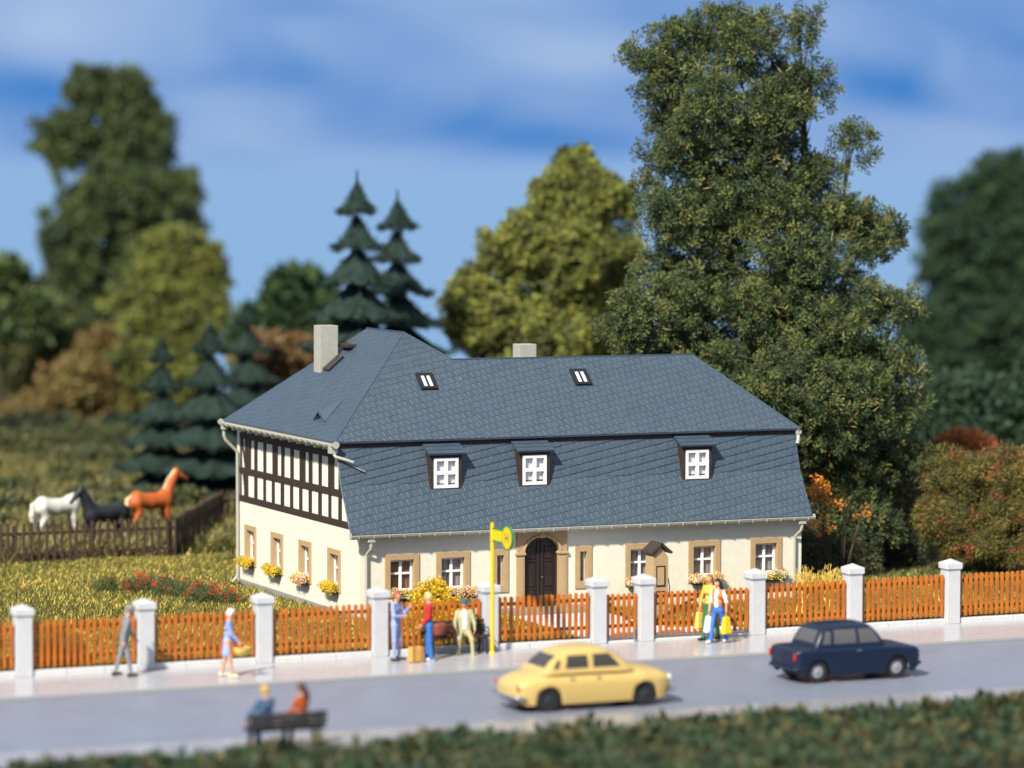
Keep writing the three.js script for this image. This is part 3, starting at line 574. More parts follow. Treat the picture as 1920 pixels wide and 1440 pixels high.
function limbs(base, lobes, r0, seed, bareTop = 0.85) { // tapered trunk to the top lobe and a limb to each lobe
  const R = rng(seed), top = lobes.reduce((a, b) => (b[1] > a[1] ? b : a)), out = [], mid = [base[0] + (top[0] - base[0]) * 0.5, base[1] + (top[1] - base[1]) * 0.5, base[2] + (top[2] - base[2]) * 0.5];
  const at = (t) => { const e = 1 - t; return V(base[0] * e * e + 2 * e * t * (mid[0] * 0.6 + base[0] * 0.4) + top[0] * t * t, base[1] + (top[1] - base[1]) * t, base[2] * e * e + 2 * e * t * (mid[2] * 0.6 + base[2] * 0.4) + top[2] * t * t); };
  const N = 9; for (let i = 0; i < N; i++) out.push(cyl(at(i / N * bareTop), at((i + 1) / N * bareTop), r0 * (1 - 0.85 * i / N), r0 * (1 - 0.85 * (i + 1) / N), 8));
  for (const l of lobes) {
    const tt = Math.max(0.12, Math.min(0.8, (l[1] - base[1]) / (top[1] - base[1]) - 0.18 - 0.1 * R())) * bareTop, s = at(tt), e = V(l[0], l[1], l[2]), m = s.clone().lerp(e, 0.55).add(V(0, -0.08 * s.distanceTo(e), 0)), r = r0 * 0.35 * (1 - 0.5 * tt);
    out.push(cyl(s, m, r, r * 0.65, 6), cyl(m, e, r * 0.65, r * 0.2, 6));
    for (let k = 0; k < 4; k++) { const q = e.clone().add(V((R() - 0.5) * 1.5 * l[3], (R() - 0.3) * 1.4 * l[4], (R() - 0.5) * 1.5 * l[3])); out.push(cyl(m.clone().lerp(e, 0.4 + 0.5 * R()), q, r * 0.35, r * 0.06, 5)); }
  }
  return merge(out);
}
function tree(name, label, category, base, lobes, n, size, pal, geo, o = {}) {
  const t = thing(name, label, category, base, 0, o.group);
  const rel = lobes.map((l) => [l[0] - base[0], l[1] - base[1], l[2] - base[2], l[3], l[4], l[3] * (o.deep ?? 0.8)]);
  mesh('trunk', limbs([0, -0.1, 0], rel, o.r0 ?? 0.25, o.seed ?? 3), barkMat, t);
  const rj = o.reject ? (x, y, z) => o.reject(x + base[0], y + base[1], z + base[2]) : undefined;
  instances(t, 'crown', geo, crownList(rel, n, size, pal, { ...o, reject: rj }));
  return t;
}
// ---------------------------------------------------------------- trees
const LOBES = {
big: [[13.79,15.83,-8.33,1.18,1.14],[15.04,16.66,-8.09,0.61,0.9],[16.01,16.22,-6.75,1.34,0.97],[17.21,16.9,-6.92,0.44,0.81],[13.14,14.34,-8.3,0.85,1.22],[15.0,14.18,-6.9,1.99,1.54],[17.06,14.52,-6.61,0.89,0.89],[13.72,11.89,-7.97,1.43,1.72],[16.0,12.06,-7.01,1.84,1.72],[17.77,12.72,-6.51,0.53,0.9],[18.65,13.21,-6.08,0.56,0.53],[14.23,9.74,-8.23,1.93,1.72],[16.37,9.77,-6.29,1.92,1.79],[18.88,10.41,-6.28,1.06,0.93],[12.79,7.81,-7.52,1.59,1.05],[15.73,7.43,-7.5,2.51,1.73],[17.87,7.8,-5.94,2.01,1.72],[19.78,7.79,-5.33,0.82,1.06],[16.51,5.55,-5.45,2.8,1.7],[19.03,5.52,-4.97,1.48,1.71],[18.42,3.14,-6.18,1.85,1.56],[20.01,3.65,-5.33,0.83,0.9],[18.3,1.65,-5.27,1.26,0.81],[14.17,6.11,-8.05,2.02,0.9]],
left: [[21.35,16.12,-94.74,1.1,1.0],[23.28,16.71,-94.18,0.64,0.86],[20.35,13.23,-94.48,1.1,1.87],[22.83,13.81,-93.74,1.39,1.87],[20.06,9.48,-94.57,1.04,1.87],[22.57,10.07,-92.96,2.1,2.15],[25.12,10.06,-92.46,0.95,1.58],[20.29,6.01,-94.4,1.39,2.16],[22.94,6.31,-93.25,2.11,2.45],[26.27,9.49,-92.27,0.56,1.15],[21.31,3.12,-93.84,1.82,1.29],[24.25,13.24,-93.47,0.48,1.0]],
willow: [[17.14,8.07,-69.79,1.29,1.02],[18.61,7.56,-69.44,0.91,1.02],[16.06,6.32,-69.76,0.91,1.52],[17.96,5.3,-69.11,1.16,1.77],[16.04,3.29,-69.72,0.91,1.52],[17.35,2.8,-68.89,1.29,1.77],[15.57,1.01,-69.94,0.53,0.76],[18.96,6.31,-68.9,0.53,1.02]],
yg: [[20.75,12.19,-31.34,0.68,0.57],[20.17,10.78,-31.76,0.83,1.01],[21.19,10.79,-30.61,0.92,1.21],[22.29,11.19,-30.59,0.31,0.71],[19.15,9.38,-31.44,1.22,1.11],[20.93,8.99,-30.52,1.32,1.21],[18.1,8.77,-32.05,0.82,0.91],[17.22,7.56,-32.52,0.72,0.91],[18.67,7.37,-31.84,1.33,1.21],[20.77,6.96,-31.11,1.63,1.31],[22.23,8.37,-30.45,0.52,1.41],[17.87,6.34,-32.51,1.13,0.81],[19.75,5.79,-30.79,1.92,1.01],[22.13,5.95,-30.68,0.73,1.01]],
dark: [[65.22,10.74,-75.12,1.5,1.81],[67.62,11.03,-74.65,1.8,1.67],[63.77,7.86,-74.88,1.5,2.23],[66.55,7.28,-73.93,2.37,2.24],[63.0,3.82,-75.19,1.5,2.24],[65.6,3.28,-73.4,2.65,2.23],[68.58,5.85,-72.84,1.79,3.1],[63.37,0.63,-75.19,1.22,1.95],[66.48,-0.23,-73.67,2.66,1.95]],
green: [[20.82,6.54,-61.53,1.02,0.98],[20.23,5.55,-62.05,0.98,1.1],[21.33,5.82,-60.82,0.97,1.09],[19.36,4.35,-61.8,1.46,1.22],[21.07,4.37,-60.81,1.46,1.22]],
farleft: [[11.8,7.12,-78.68,0.66,0.37],[12.8,5.54,-78.45,1.05,0.47],[11.42,5.04,-78.34,0.78,0.92],[13.39,5.03,-77.68,1.05,0.52]],
bl: [[14.03,2.61,-83.86,1.9,1.63],[15.51,2.59,-83.64,1.09,1.36],[13.32,1.03,-83.35,1.62,1.35],[15.8,4.24,-83.16,0.95,1.08]],
brown: [[14.26,2.21,-71.66,2.29,1.14],[12.8,0.88,-72.98,2.3,0.71],[15.46,0.98,-70.43,1.52,0.76],[11.37,0.44,-72.58,2.03,0.46],[14.7,3.74,-71.34,1.14,1.02]],
hedge: [[11.14,-0.14,-71.78,2.27,0.4],[14.07,-0.35,-71.06,1.52,0.41],[15.56,0.0,-69.09,1.76,0.35],[17.82,0.06,-68.75,1.52,0.35]],
redbush: [[21.27,2.87,-4.22,0.99,0.99],[22.8,2.85,-3.91,1.16,0.99],[20.75,1.76,-3.96,0.9,0.82],[22.23,1.57,-3.58,0.99,0.99],[23.09,1.91,-3.12,0.82,1.15],[21.51,0.94,-3.63,0.98,0.49],[22.78,0.76,-3.22,0.82,0.49]],
dome: [[28.76,2.58,-16.22,1.02,0.67],[28.29,2.19,-16.68,0.74,0.47]],
};
const inHouse = (x, y, z) => x < 14.25 && x > -0.8 && z > -10.8 && z < 0.4 && y < 5 + 0.86 * Math.min(14.1 - x, 2.5) && y < 4.9 + 0.87 * Math.max(0, Math.min(-0.8 - z, z + 5.7)) + 0.25;
const palBig = [[0.072, 0.100, 0.028], [0.098, 0.125, 0.034], [0.048, 0.073, 0.025], [0.155, 0.165, 0.045], [0.032, 0.053, 0.022], [0.060, 0.088, 0.028]];
{
  const t = tree('deciduous_tree', 'tall sharp dark green tree with sky gaps rising beside the slate roof', 'tree', [17.6, 0, -6.2], LOBES.big, 23000, 0.35, palBig, spray, { seed: 5, deep: 0.75, thr: -0.07, nf: 0.85, shell: 0.34, sub: { n: 1450, r: 0.38 }, r0: 0.36, floor: 0.8, reject: inHouse });
  // pale dry twig ends poking out
  const tw = crownList(LOBES.big.map((l) => [l[0] - 17.6, l[1], l[2] + 6.2, l[3], l[4]]), 420, 0.17, [[0.30, 0.22, 0.06], [0.22, 0.17, 0.05]], { seed: 9, thr: -0.02, nf: 0.62, shell: 0.93, floor: 0.8, reject: (x, y, z) => inHouse(x + 17.6, y, z - 6.2) });
  instances(t, 'dry_twigs', leafGeo(3, 1.3, 0.16, 77, { in: 0, out: 1 }), tw);
}
tree('deciduous_tree', 'tallest blurred olive tree at the far left beyond the paddock', 'tree', [22.5, 0, -93.3], LOBES.left, 5200, 0.75, [[0.088, 0.12, 0.038], [0.068, 0.098, 0.034], [0.112, 0.14, 0.042], [0.042, 0.066, 0.028]], sprayFull, { seed: 15, deep: 0.6, thr: -0.03, nf: 0.5, r0: 0.5, shell: 0.35, sub: { n: 300, r: 0.7 } });
tree('deciduous_tree', 'drooping yellow-green tree before the tallest left tree', 'tree', [17.5, 0, -69.2], LOBES.willow, 3600, 0.6, [[0.19, 0.21, 0.04], [0.155, 0.175, 0.038], [0.225, 0.235, 0.046], [0.1, 0.12, 0.034]], sprayFull, { seed: 16, thr: -0.1, nf: 0.6, r0: 0.35, shell: 0.35, sub: { n: 230, r: 0.5 } });
tree('deciduous_tree', 'rounded yellow-green tree behind the roof ridge and small chimney', 'tree', [19.7, 0, -31.1], LOBES.yg, 9000, 0.45, [[0.205, 0.22, 0.042], [0.165, 0.185, 0.04], [0.255, 0.262, 0.05], [0.105, 0.122, 0.034]], sprayFull, { seed: 17, deep: 0.6, thr: -0.04, nf: 0.8, r0: 0.3, shell: 0.35, sub: { n: 520, r: 0.36 } });
tree('deciduous_tree', 'big blurred dark green tree at the right edge', 'tree', [65.6, 0, -74.4], LOBES.dark, 5200, 0.8, [[0.022, 0.055, 0.024], [0.030, 0.066, 0.028], [0.016, 0.040, 0.021], [0.036, 0.070, 0.026]], sprayFull, { seed: 18, thr: -0.08, nf: 0.4, r0: 0.5, shell: 0.4, sub: { n: 320, r: 0.8 } });
tree('deciduous_tree', 'small mid-green tree left of the two tall spruces', 'tree', [20.5, 0, -61.3], LOBES.green, 1100, 0.55, [[0.034, 0.075, 0.022], [0.045, 0.085, 0.024], [0.025, 0.055, 0.02]], clumpMass, { seed: 19, thr: -0.3, nf: 0.4, r0: 0.25, shell: 0.4 });
tree('deciduous_tree', 'sparse blurred tree cut by the left edge of the picture', 'tree', [11.5, 0, -79], LOBES.farleft, 420, 0.55, [[0.07, 0.10, 0.03], [0.05, 0.085, 0.03], [0.09, 0.12, 0.03]], clumpMass, { seed: 20, thr: -0.1, nf: 0.5, r0: 0.2, shell: 0.4 });
function shrub(name, label, category, lobes, n, size, pal, geo, o = {}) {
  const b = [lobes.reduce((s, l) => s + l[0], 0) / lobes.length, 0, lobes.reduce((s, l) => s + l[2], 0) / lobes.length];
  const t = thing(name, label, category, b, 0, o.group), rel = lobes.map((l) => [l[0] - b[0], l[1], l[2] - b[2], l[3], l[4]]), R = rng(o.seed ?? 2), st = [];
  for (const l of rel) for (let k = 0; k < 3; k++) st.push(cyl(V(l[0] * 0.3 + (R() - 0.5) * 0.2, -0.05, l[2] * 0.3 + (R() - 0.5) * 0.2), V(l[0] + (R() - 0.5) * l[3], l[1] + (R() - 0.2) * l[4] * 0.6, l[2] + (R() - 0.5) * l[3]), 0.03 * (o.stem ?? 1), 0.01 * (o.stem ?? 1), 5));
  mesh('stems', merge(st), o.stemMat ?? barkMat, t);
  instances(t, 'foliage', geo, crownList(rel, n, size, pal, { shell: 0.4, floor: 0.04, ...o }));
  return t;
}
shrub('shrub', 'blurred olive shrub at the left edge below the sparse tree', 'shrub', LOBES.bl, 1800, 0.34, [[0.075, 0.085, 0.025], [0.055, 0.07, 0.025], [0.09, 0.09, 0.026]], clumpMass, { seed: 22, thr: -0.2 });
shrub('shrub', 'low spreading russet brown shrub beyond the meadow on the left', 'shrub', LOBES.brown, 2200, 0.34, [[0.18, 0.115, 0.032], [0.16, 0.11, 0.03], [0.15, 0.125, 0.034]], clumpMass, { seed: 23, thr: -0.3 });
LOBES.hedge.forEach((l, i) => shrub('hedge_clump', ['long low dark hedge clump at the left picture edge beyond the meadow', 'second dark hedge clump from the left beyond the meadow', 'third dark hedge clump from the left beyond the meadow', 'dark hedge clump nearest the small spruces'][i], 'hedge', [l], 420, 0.45, [[0.028, 0.045, 0.02], [0.04, 0.055, 0.02], [0.02, 0.033, 0.018]], clumpMass, { seed: 24 + i, thr: -0.5, group: 'dark hedge along the meadow' }));
shrub('shrub', 'rust red dome-shaped shrub behind the red-flecked bush', 'shrub', LOBES.dome, 1100, 0.2, [[0.26, 0.075, 0.016], [0.22, 0.06, 0.014], [0.30, 0.10, 0.02]], clumpMass, { seed: 29, thr: -0.6 });
{
  const t = shrub('shrub', 'large olive bush with red flecks at the right edge', 'bush', LOBES.redbush, 9000, 0.13, [[0.17, 0.14, 0.025], [0.13, 0.115, 0.025], [0.23, 0.18, 0.03], [0.06, 0.062, 0.02], [0.03, 0.038, 0.016]], clumpSpiky, { seed: 30, thr: -0.1, nf: 1.1, stem: 1.6 });
  const c = [LOBES.redbush.reduce((s, l) => s + l[0], 0) / 7, LOBES.redbush.reduce((s, l) => s + l[2], 0) / 7];
  instances(t, 'red_blossoms', clumpPetal, crownList(LOBES.redbush.map((l) => [l[0] - c[0], l[1], l[2] - c[1], l[3], l[4]]), 330, 0.07, [[0.42, 0.06, 0.025], [0.36, 0.09, 0.05]], { seed: 31, thr: 0.02, nf: 0.9, shell: 0.92 }));
}
// low things at the right end of the house, under the tall tree
shrub('shrub', 'orange autumn shrub showing behind the right end of the house', 'shrub', [[15.8, 2.9, -2.95, 0.4, 0.4], [16.1, 2.4, -2.8, 0.42, 0.35], [15.65, 1.85, -2.45, 0.36, 0.3], [16.9, 2.5, -3.0, 0.28, 0.2], [17.4, 2.1, -3.25, 0.28, 0.2]], 46, 0.1, [[0.55, 0.17, 0.012], [0.42, 0.13, 0.012], [0.6, 0.24, 0.02]], clumpBroad, { seed: 41, thr: -0.05, nf: 1.2 });
shrub('shrub', 'dark green low shrub against the right house wall', 'shrub', [[15.6, 0.5, -3.4, 0.9, 0.6], [16.6, 0.7, -4.2, 0.9, 0.7], [17.6, 0.5, -4.2, 0.9, 0.55]], 900, 0.17, [[0.03, 0.045, 0.018], [0.045, 0.055, 0.02], [0.10, 0.085, 0.03]], clumpFine, { seed: 42, thr: -0.3 });
shrub('shrub', 'dry brown grass-like shrub below the tall tree', 'shrub', [[22.6, 0.6, -12, 1.5, 0.9], [24.4, 0.6, -13.4, 1.6, 1.0], [26, 0.5, -14, 1.3, 0.8]], 1000, 0.24, [[0.11, 0.085, 0.03], [0.085, 0.07, 0.028], [0.07, 0.065, 0.025]], clumpMass, { seed: 43, thr: -0.4 });
shrub('shrub', 'wide shadowy green shrub behind the right fence bays', 'shrub', [[18.6, 0.6, -7, 1.3, 0.8], [20.2, 0.5, -6.4, 1.2, 0.6], [21.4, 0.8, -8.4, 1.6, 0.9]], 1200, 0.22, [[0.025, 0.04, 0.018], [0.04, 0.055, 0.022], [0.05, 0.06, 0.025]], clumpFine, { seed: 44, thr: -0.35 });

// spruces: tiers of drooping boughs with needles
const spruceMat = std([0.008, 0.026, 0.019], 0.9);
function spruce(label, [x, z], h, tiers, rBase, seed, group) {
  const R = rng(seed), t = thing('spruce_tree', label, 'spruce', [x, 0, z], 0, group), parts = [], list = [];
  mesh('trunk', cyl(V(0, -0.1, 0), V(0, h * 0.9, 0), 0.11 * h / 10 + 0.03, 0.02, 8), barkMat, t);
  parts.push(cyl(V(0, h * 0.88, 0), V(0, h, 0), 0.13, 0.025, 6));
  for (let k = 0; k < tiers; k++) {
    const f = k / (tiers - 1), gap = h * 0.885 / tiers, y = h * 0.08 + k * gap, r = rBase * (1 - 0.8 * f), drop = Math.min(gap * 0.75, r * 0.6), top = y + gap * 0.95, n = 9 + Math.floor(4 * (1 - f));
    for (let i = 0; i < n; i++) {
      const a = (i + 0.5 * (k % 2) + 0.35 * (R() - 0.5)) / n * 6.283, rr = r * (0.82 + 0.3 * R()), ca = Math.cos(a), sa = Math.sin(a), W = rr * 0.3 * (0.85 + 0.3 * R()), up = top - 0.1 * R();
      // a bough: four stations out from the trunk, drooping, its tip lifting again
      const st = [[0.03, 0, 0.25], [0.4, 0.46, 0.9], [0.75, 0.86, 0.85], [0.92, 0.98, 0.4], [1.08, 0.96, 0.02]].map(([q, d, w]) => [q * rr, up - d * (drop + gap * 0.45), w * W]);
      const tri = [];
      for (let s = 0; s < st.length - 1; s++) {
        const [q0, y0, w0] = st[s], [q1, y1, w1] = st[s + 1], P = (q, w, yy, sag) => [ca * q - sa * w, yy - sag, sa * q + ca * w];
        const L0 = P(q0, -w0, y0, w0 * 0.55), C0 = P(q0, 0, y0, 0), R0 = P(q0, w0, y0, w0 * 0.55), L1 = P(q1, -w1, y1, w1 * 0.55), C1 = P(q1, 0, y1, 0), R1 = P(q1, w1, y1, w1 * 0.55), D0 = P(q0, 0, y0 - w0 * 0.5, 0.04), D1 = P(q1, 0, y1 - w1 * 0.5, 0.03);
        tri.push(...quad(L0, C0, C1, L1), ...quad(C0, R0, R1, C1), ...quad(D0, L0, L1, D1), ...quad(R0, D0, D1, R1));
        for (let m = 0; m < 5; m++) { const e = R(), w = (R() - 0.5) * 2, q = q0 + (q1 - q0) * e, wi = (w0 + (w1 - w0) * e) * w, p = P(q, wi, y0 + (y1 - y0) * e, Math.abs(wi) * 0.55 + 0.02); list.push([...p, 0.085 + 0.04 * R() + 0.012 * rr, ...pick([[0.010, 0.031, 0.022], [0.013, 0.037, 0.025], [0.007, 0.022, 0.017]], R)]); }
      }
      parts.push(polyGeo([tri]));
    }
  }
  mesh('boughs', merge(parts), spruceMat, t);
  instances(t, 'needles', clumpNeedle, list, leafMat);
}
spruce('tallest dark spruce with clear tiers behind the wing roof', [10.14, -26.5], 12.4, 10, 3.4, 51, 'dark spruces behind the house');
spruce('second tall spruce standing just right of the tallest', [12.93, -29.65], 11.7, 10, 3.2, 52, 'dark spruces behind the house');
spruce('small spruce farthest left of the group beside the paddock', [6.62, -37.88], 6.2, 6, 2.1, 53, 'dark spruces behind the house');
spruce('broad small spruce nearest the house gable', [7.65, -35.25], 6.8, 6, 2.8, 54, 'dark spruces behind the house');
spruce('slim spruce top rising right above the broad small spruce', [11.92, -43.22], 7.4, 7, 2.5, 55, 'dark spruces behind the house');
shrub('shrub', 'dark bushy growth between the spruces and the house wing', 'shrub', [[11.6, 1.2, -32, 1.6, 1.2], [13, 2.2, -27, 2, 2]], 900, 0.3, [[0.016, 0.03, 0.018], [0.022, 0.038, 0.02]], clumpMass, { seed: 56, thr: -0.5 });
shrub('shrub', 'rusty brown shrub glimpsed between spruces and left chimney', 'shrub', [[14.2, 4.6, -46, 1.6, 1.0], [16, 4.4, -46, 1.6, 0.9], [15, 2.4, -46, 2.2, 2.2]], 500, 0.38, [[0.15, 0.085, 0.03], [0.12, 0.07, 0.025]], clumpMass, { seed: 57, thr: -0.3 });

// ---------------------------------------------------------------- grass (nobody could count it)
function tuftGeo(n, seed, h, spread, lay, bw = 0.06 * h) {
  const R = rng(seed), pos = [], col = [];
  for (let i = 0; i < n; i++) {
    const a = R() * 6.283, r = spread * Math.sqrt(R()), bx = Math.cos(a) * r, bz = Math.sin(a) * r, L = h * (0.5 + R()), la = R() * 6.283, ti = lay * (0.3 + R()), tx = bx + Math.cos(la) * L * Math.sin(ti), tz = bz + Math.sin(la) * L * Math.sin(ti), ty = L * Math.cos(ti), w = bw * (1 + 0.9 * R()), pa = la + 1.57;
    pos.push(bx - Math.cos(pa) * w, -0.01, bz - Math.sin(pa) * w, bx + Math.cos(pa) * w, -0.01, bz + Math.sin(pa) * w, tx, ty, tz);
    const q = R(), k = q < 0.16 ? [2.5, 2.6, 4.0] : q < 0.5 ? [1.1, 1.1, 1] : q < 0.8 ? [0.6, 0.75, 0.8] : [0.22, 0.36, 0.4]; for (let v = 0; v < 3; v++) col.push(...k);
  }
  const g = new THREE.BufferGeometry(); g.setAttribute('position', new THREE.Float32BufferAttribute(pos, 3)); g.setAttribute('color', new THREE.Float32BufferAttribute(col, 3)); g.computeVertexNormals(); return g;
}
const grassMat = std([1, 1, 1], 0.7, { vertexColors: true, side: THREE.DoubleSide });
function grass(name, label, area, n, geo, pal, size, seed, yOf = groundH) {
  const R = rng(seed), m = new THREE.InstancedMesh(geo, grassMat, n); m.name = name; let k = 0;
  while (k < n) {
    const [x, z] = area(R); if (x === null) continue;
    dummy.position.set(x, yOf(x, z), z); dummy.rotation.set((R() - 0.5) * 0.3, R() * 6.283, (R() - 0.5) * 0.3); dummy.scale.setScalar(size * (0.6 + 0.8 * R())); dummy.updateMatrix(); m.setMatrixAt(k, dummy.matrix);
    const v = 0.5 + 0.9 * fbm(x * 0.45, 3.3, z * 0.45, 3), a = pal[0], b = pal[1], c = pick([[1, 1, 1]], R)[0]; m.setColorAt(k, tint.setRGB(...[0, 1, 2].map((i) => (a[i] + (b[i] - a[i]) * Math.min(1, Math.max(0, v + 0.35 * (R() - 0.5)))) * c))); k++;
  }
  m.castShadow = m.receiveShadow = true; scene.add(m); return tag(m, label, 'grass', null, 'stuff');
}
const inPath = (x, z) => (x > 4.1 && x < 7.2 && z > -0.3 && z < 6) || (x > 4.1 && x < 9.1 && z > 4.3) || (x > -0.1 && x < 14 && z > -10.4 && z < -0.15);
const nearTuft = tuftGeo(15, 61, 0.12, 0.15, 1.35, 0.0125);
grass('lawn_grass', 'short yellow-green garden grass round the house', (R) => { const x = -15.5 + 34 * R(), z = -17.3 + 23.1 * R(); return inPath(x, z) || (x > 6 && z < -5 && x < 13.5) ? [null] : [x, z]; }, 62000, nearTuft, [[0.12, 0.10, 0.014], [0.335, 0.245, 0.034]], 1, 62);
grass('garden_grass', 'yellow-green grass of the garden behind the right fence bays', (R) => { const x = 14 + 14 * R(), z = -6 + 11.8 * R(); return [x, z]; }, 9000, nearTuft, [[0.09, 0.09, 0.02], [0.2, 0.165, 0.035]], 1, 63);
grass('meadow_grass', 'darker green meadow grass in and beyond the paddock', (R) => { const x = -14 + 44 * R(), z = -17.5 - 58 * R() * R() - 4 * R(); return x > 9 && z > -30 ? [null] : [x, z]; }, 17000, tuftGeo(18, 64, 0.3, 0.4, 1.0), [[0.095, 0.09, 0.024], [0.21, 0.16, 0.038]], 1.5, 65);
{ // verge in the foreground
  const edge = (x) => 20.45 + 0.35 * fbm(x * 0.5, 8, 2, 3) + 0.15 * PN.noise(x * 2.1, 4, 1);
  const vy = (x, z) => { const t = z - edge(x); return t < 0 ? -0.3 : -0.06 + 0.14 * smooth(0, 1.3, t) + 0.22 * (0.4 + fbm(x * 0.7, 2.2, z * 0.7, 3)) * smooth(0, 0.5, t); };
  const g = new THREE.PlaneGeometry(80, 40, 240, 120); g.rotateX(-Math.PI / 2); g.translate(-2, 0, 39); const p = g.attributes.position;
  for (let i = 0; i < p.count; i++) p.setY(i, vy(p.getX(i), p.getZ(i)) - 0.02);
  g.computeVertexNormals(); const vm = std([0.5, 0.55, 0.45], 1, { map: rep(groundT, 0.3) });
  structure('verge', boxUV(g), vm);
  const vr = rng(68), vl = []; while (vl.length < 3200) { const x = -18 + 34 * vr(), z = 20.1 + 9 * vr(); if (z < edge(x) + 0.1 || fbm(x * 0.6, 4.4, z * 0.9, 3) < -0.06) continue; vl.push([x, vy(x, z) + 0.08 * vr(), z, 0.18 + 0.16 * vr(), ...pick([[0.018, 0.045, 0.016], [0.026, 0.055, 0.018], [0.013, 0.03, 0.013], [0.08, 0.07, 0.024], [0.05, 0.06, 0.02]], vr)]); }
  tag(instances(scene, 'verge_moss', clumpMass, vl), 'dark green moss cushions on the foreground verge', 'moss', null, 'stuff');
  grass('verge_grass', 'dark mossy turf along the bottom of the picture', (R) => { const x = -18 + 34 * R(), z = 20.0 + 10 * R(); return z < edge(x) ? [null] : [x, z]; }, 15000, tuftGeo(22, 66, 0.22, 0.22, 0.9), [[0.022, 0.040, 0.014], [0.085, 0.072, 0.026]], 1.1, 67, vy);
}
// dark growth that closes the view at the right, and low growth in the meadow
shrub('shrub', 'tall shadowy dark green thicket at the right edge behind the rust shrub', 'shrub', [[37.5, 2.2, -30, 2.2, 2.4], [40.5, 2.6, -28.5, 2.4, 2.8], [43.5, 2.6, -27.5, 2.4, 2.8], [35, 1.6, -31, 1.8, 1.8], [46, 2.4, -26, 2.4, 2.4]], 2600, 0.34, [[0.020, 0.050, 0.024], [0.028, 0.060, 0.026], [0.014, 0.036, 0.02]], clumpMass, { seed: 191, thr: -0.35 });
shrub('undergrowth', 'low dark green undergrowth across the meadow behind the horses', 'undergrowth', [[-1.5, 0.1, -33, 1.6, 0.4], [2.2, 0.1, -29.5, 1.2, 0.4], [0.4, 0.1, -40, 2.0, 0.4], [5, 0.1, -43, 1.6, 0.4], [3.6, 0.1, -36, 1.3, 0.4], [-2.5, 0.1, -46, 2.2, 0.5], [8, 0.1, -52, 2.2, 0.5], [-3.5, 0.1, -27, 1.2, 0.4], [4.6, 0.15, -31, 1.5, 0.6], [-5, 0.1, -36, 1.8, 0.6], [1, 0.15, -50, 2.4, 0.7], [6.5, 0.15, -58, 2.6, 0.8], [-4, 0.1, -58, 2.6, 0.8], [11, 0.1, -62, 2.4, 0.7]], 2400, 0.26, [[0.05, 0.07, 0.022], [0.085, 0.085, 0.026], [0.06, 0.068, 0.022]], clumpMass, { seed: 192, thr: -0.1 }).userData.kind = 'stuff';
// ---------------------------------------------------------------- street fence
const pillarX = [-14.37, -11.26, -8.15, -5.05, -1.93, 1.13, 4.22, 5.59, 8.90, 11.86, 14.92, 18.0];
const ZF = 6.21, ord = ['first', 'second', 'third', 'fourth', 'fifth', 'sixth', 'seventh', 'eighth', 'ninth', 'tenth'];
const pillarSay = ['pale fence pillar nearest the left picture edge', 'pale fence pillar just behind the man in grey', 'pale fence pillar right of the white-haired woman', 'pale fence pillar beside the man in light blue', 'pale fence pillar right behind the yellow bus stop pole', 'pale fence pillar on the left of the narrow gate', 'pale fence pillar between the narrow gate and the wide gate', 'pale fence pillar right of the couple carrying bags', 'pale fence pillar just right of the dark car roof', 'pale fence pillar nearest the right picture edge'];
{
  const shaft = box(-0.2, 0, -0.2, 0.2, 1.5, 0.2, 0.012);
  const lip = new RoundedBoxGeometry(0.49, 0.17, 0.49, 2, 0.02); lip.translate(0, 1.585, 0);
  const py = new THREE.ConeGeometry(0.235 * Math.SQRT2, 0.11, 4, 1); py.rotateY(Math.PI / 4); py.translate(0, 1.722, 0);
  const neck = box(-0.215, 1.47, -0.215, 0.215, 1.5, 0.215), cap = merge([boxUV(lip), boxUV(py), neck]);
  pillarX.slice(1, 11).forEach((x, i) => { const t = thing('fence_pillar', pillarSay[i], 'pillar', [x, 0, ZF], 0, 'pale pillars of the street fence'); mesh('shaft', shaft, M.pillar, t); mesh('cap', cap, M.pillar, t); });
}
const picketGeo = [0, 1, 2].map((k) => { const s = new THREE.Shape(); const w = 0.045; s.moveTo(-w, 0); s.lineTo(w, 0); s.lineTo(w + 0.002 * k, 1.11); s.quadraticCurveTo(w, 1.15, 0, 1.16); s.quadraticCurveTo(-w, 1.15, -w, 1.11); s.closePath(); const g = ext(s, 0.05, 3); g.translate(0, 0, -0.025); return boxUV(g); });
const RF = rng(71);
const baySay = ['orange picket fence bay cut by the left picture edge', 'orange picket fence bay behind the man in grey', 'orange picket fence bay behind the white-haired woman', 'orange picket fence bay left of the man in light blue', 'orange picket fence bay behind the bus stop bench', 'orange picket fence bay before the arched door', 'narrow orange picket gate with one diagonal brace', 'wide orange picket gate behind the couple with bags', 'orange picket fence bay before the dry yellow bush, above the dark car', 'orange picket fence bay between the two rightmost pillars', 'orange picket fence bay cut by the right picture edge'];
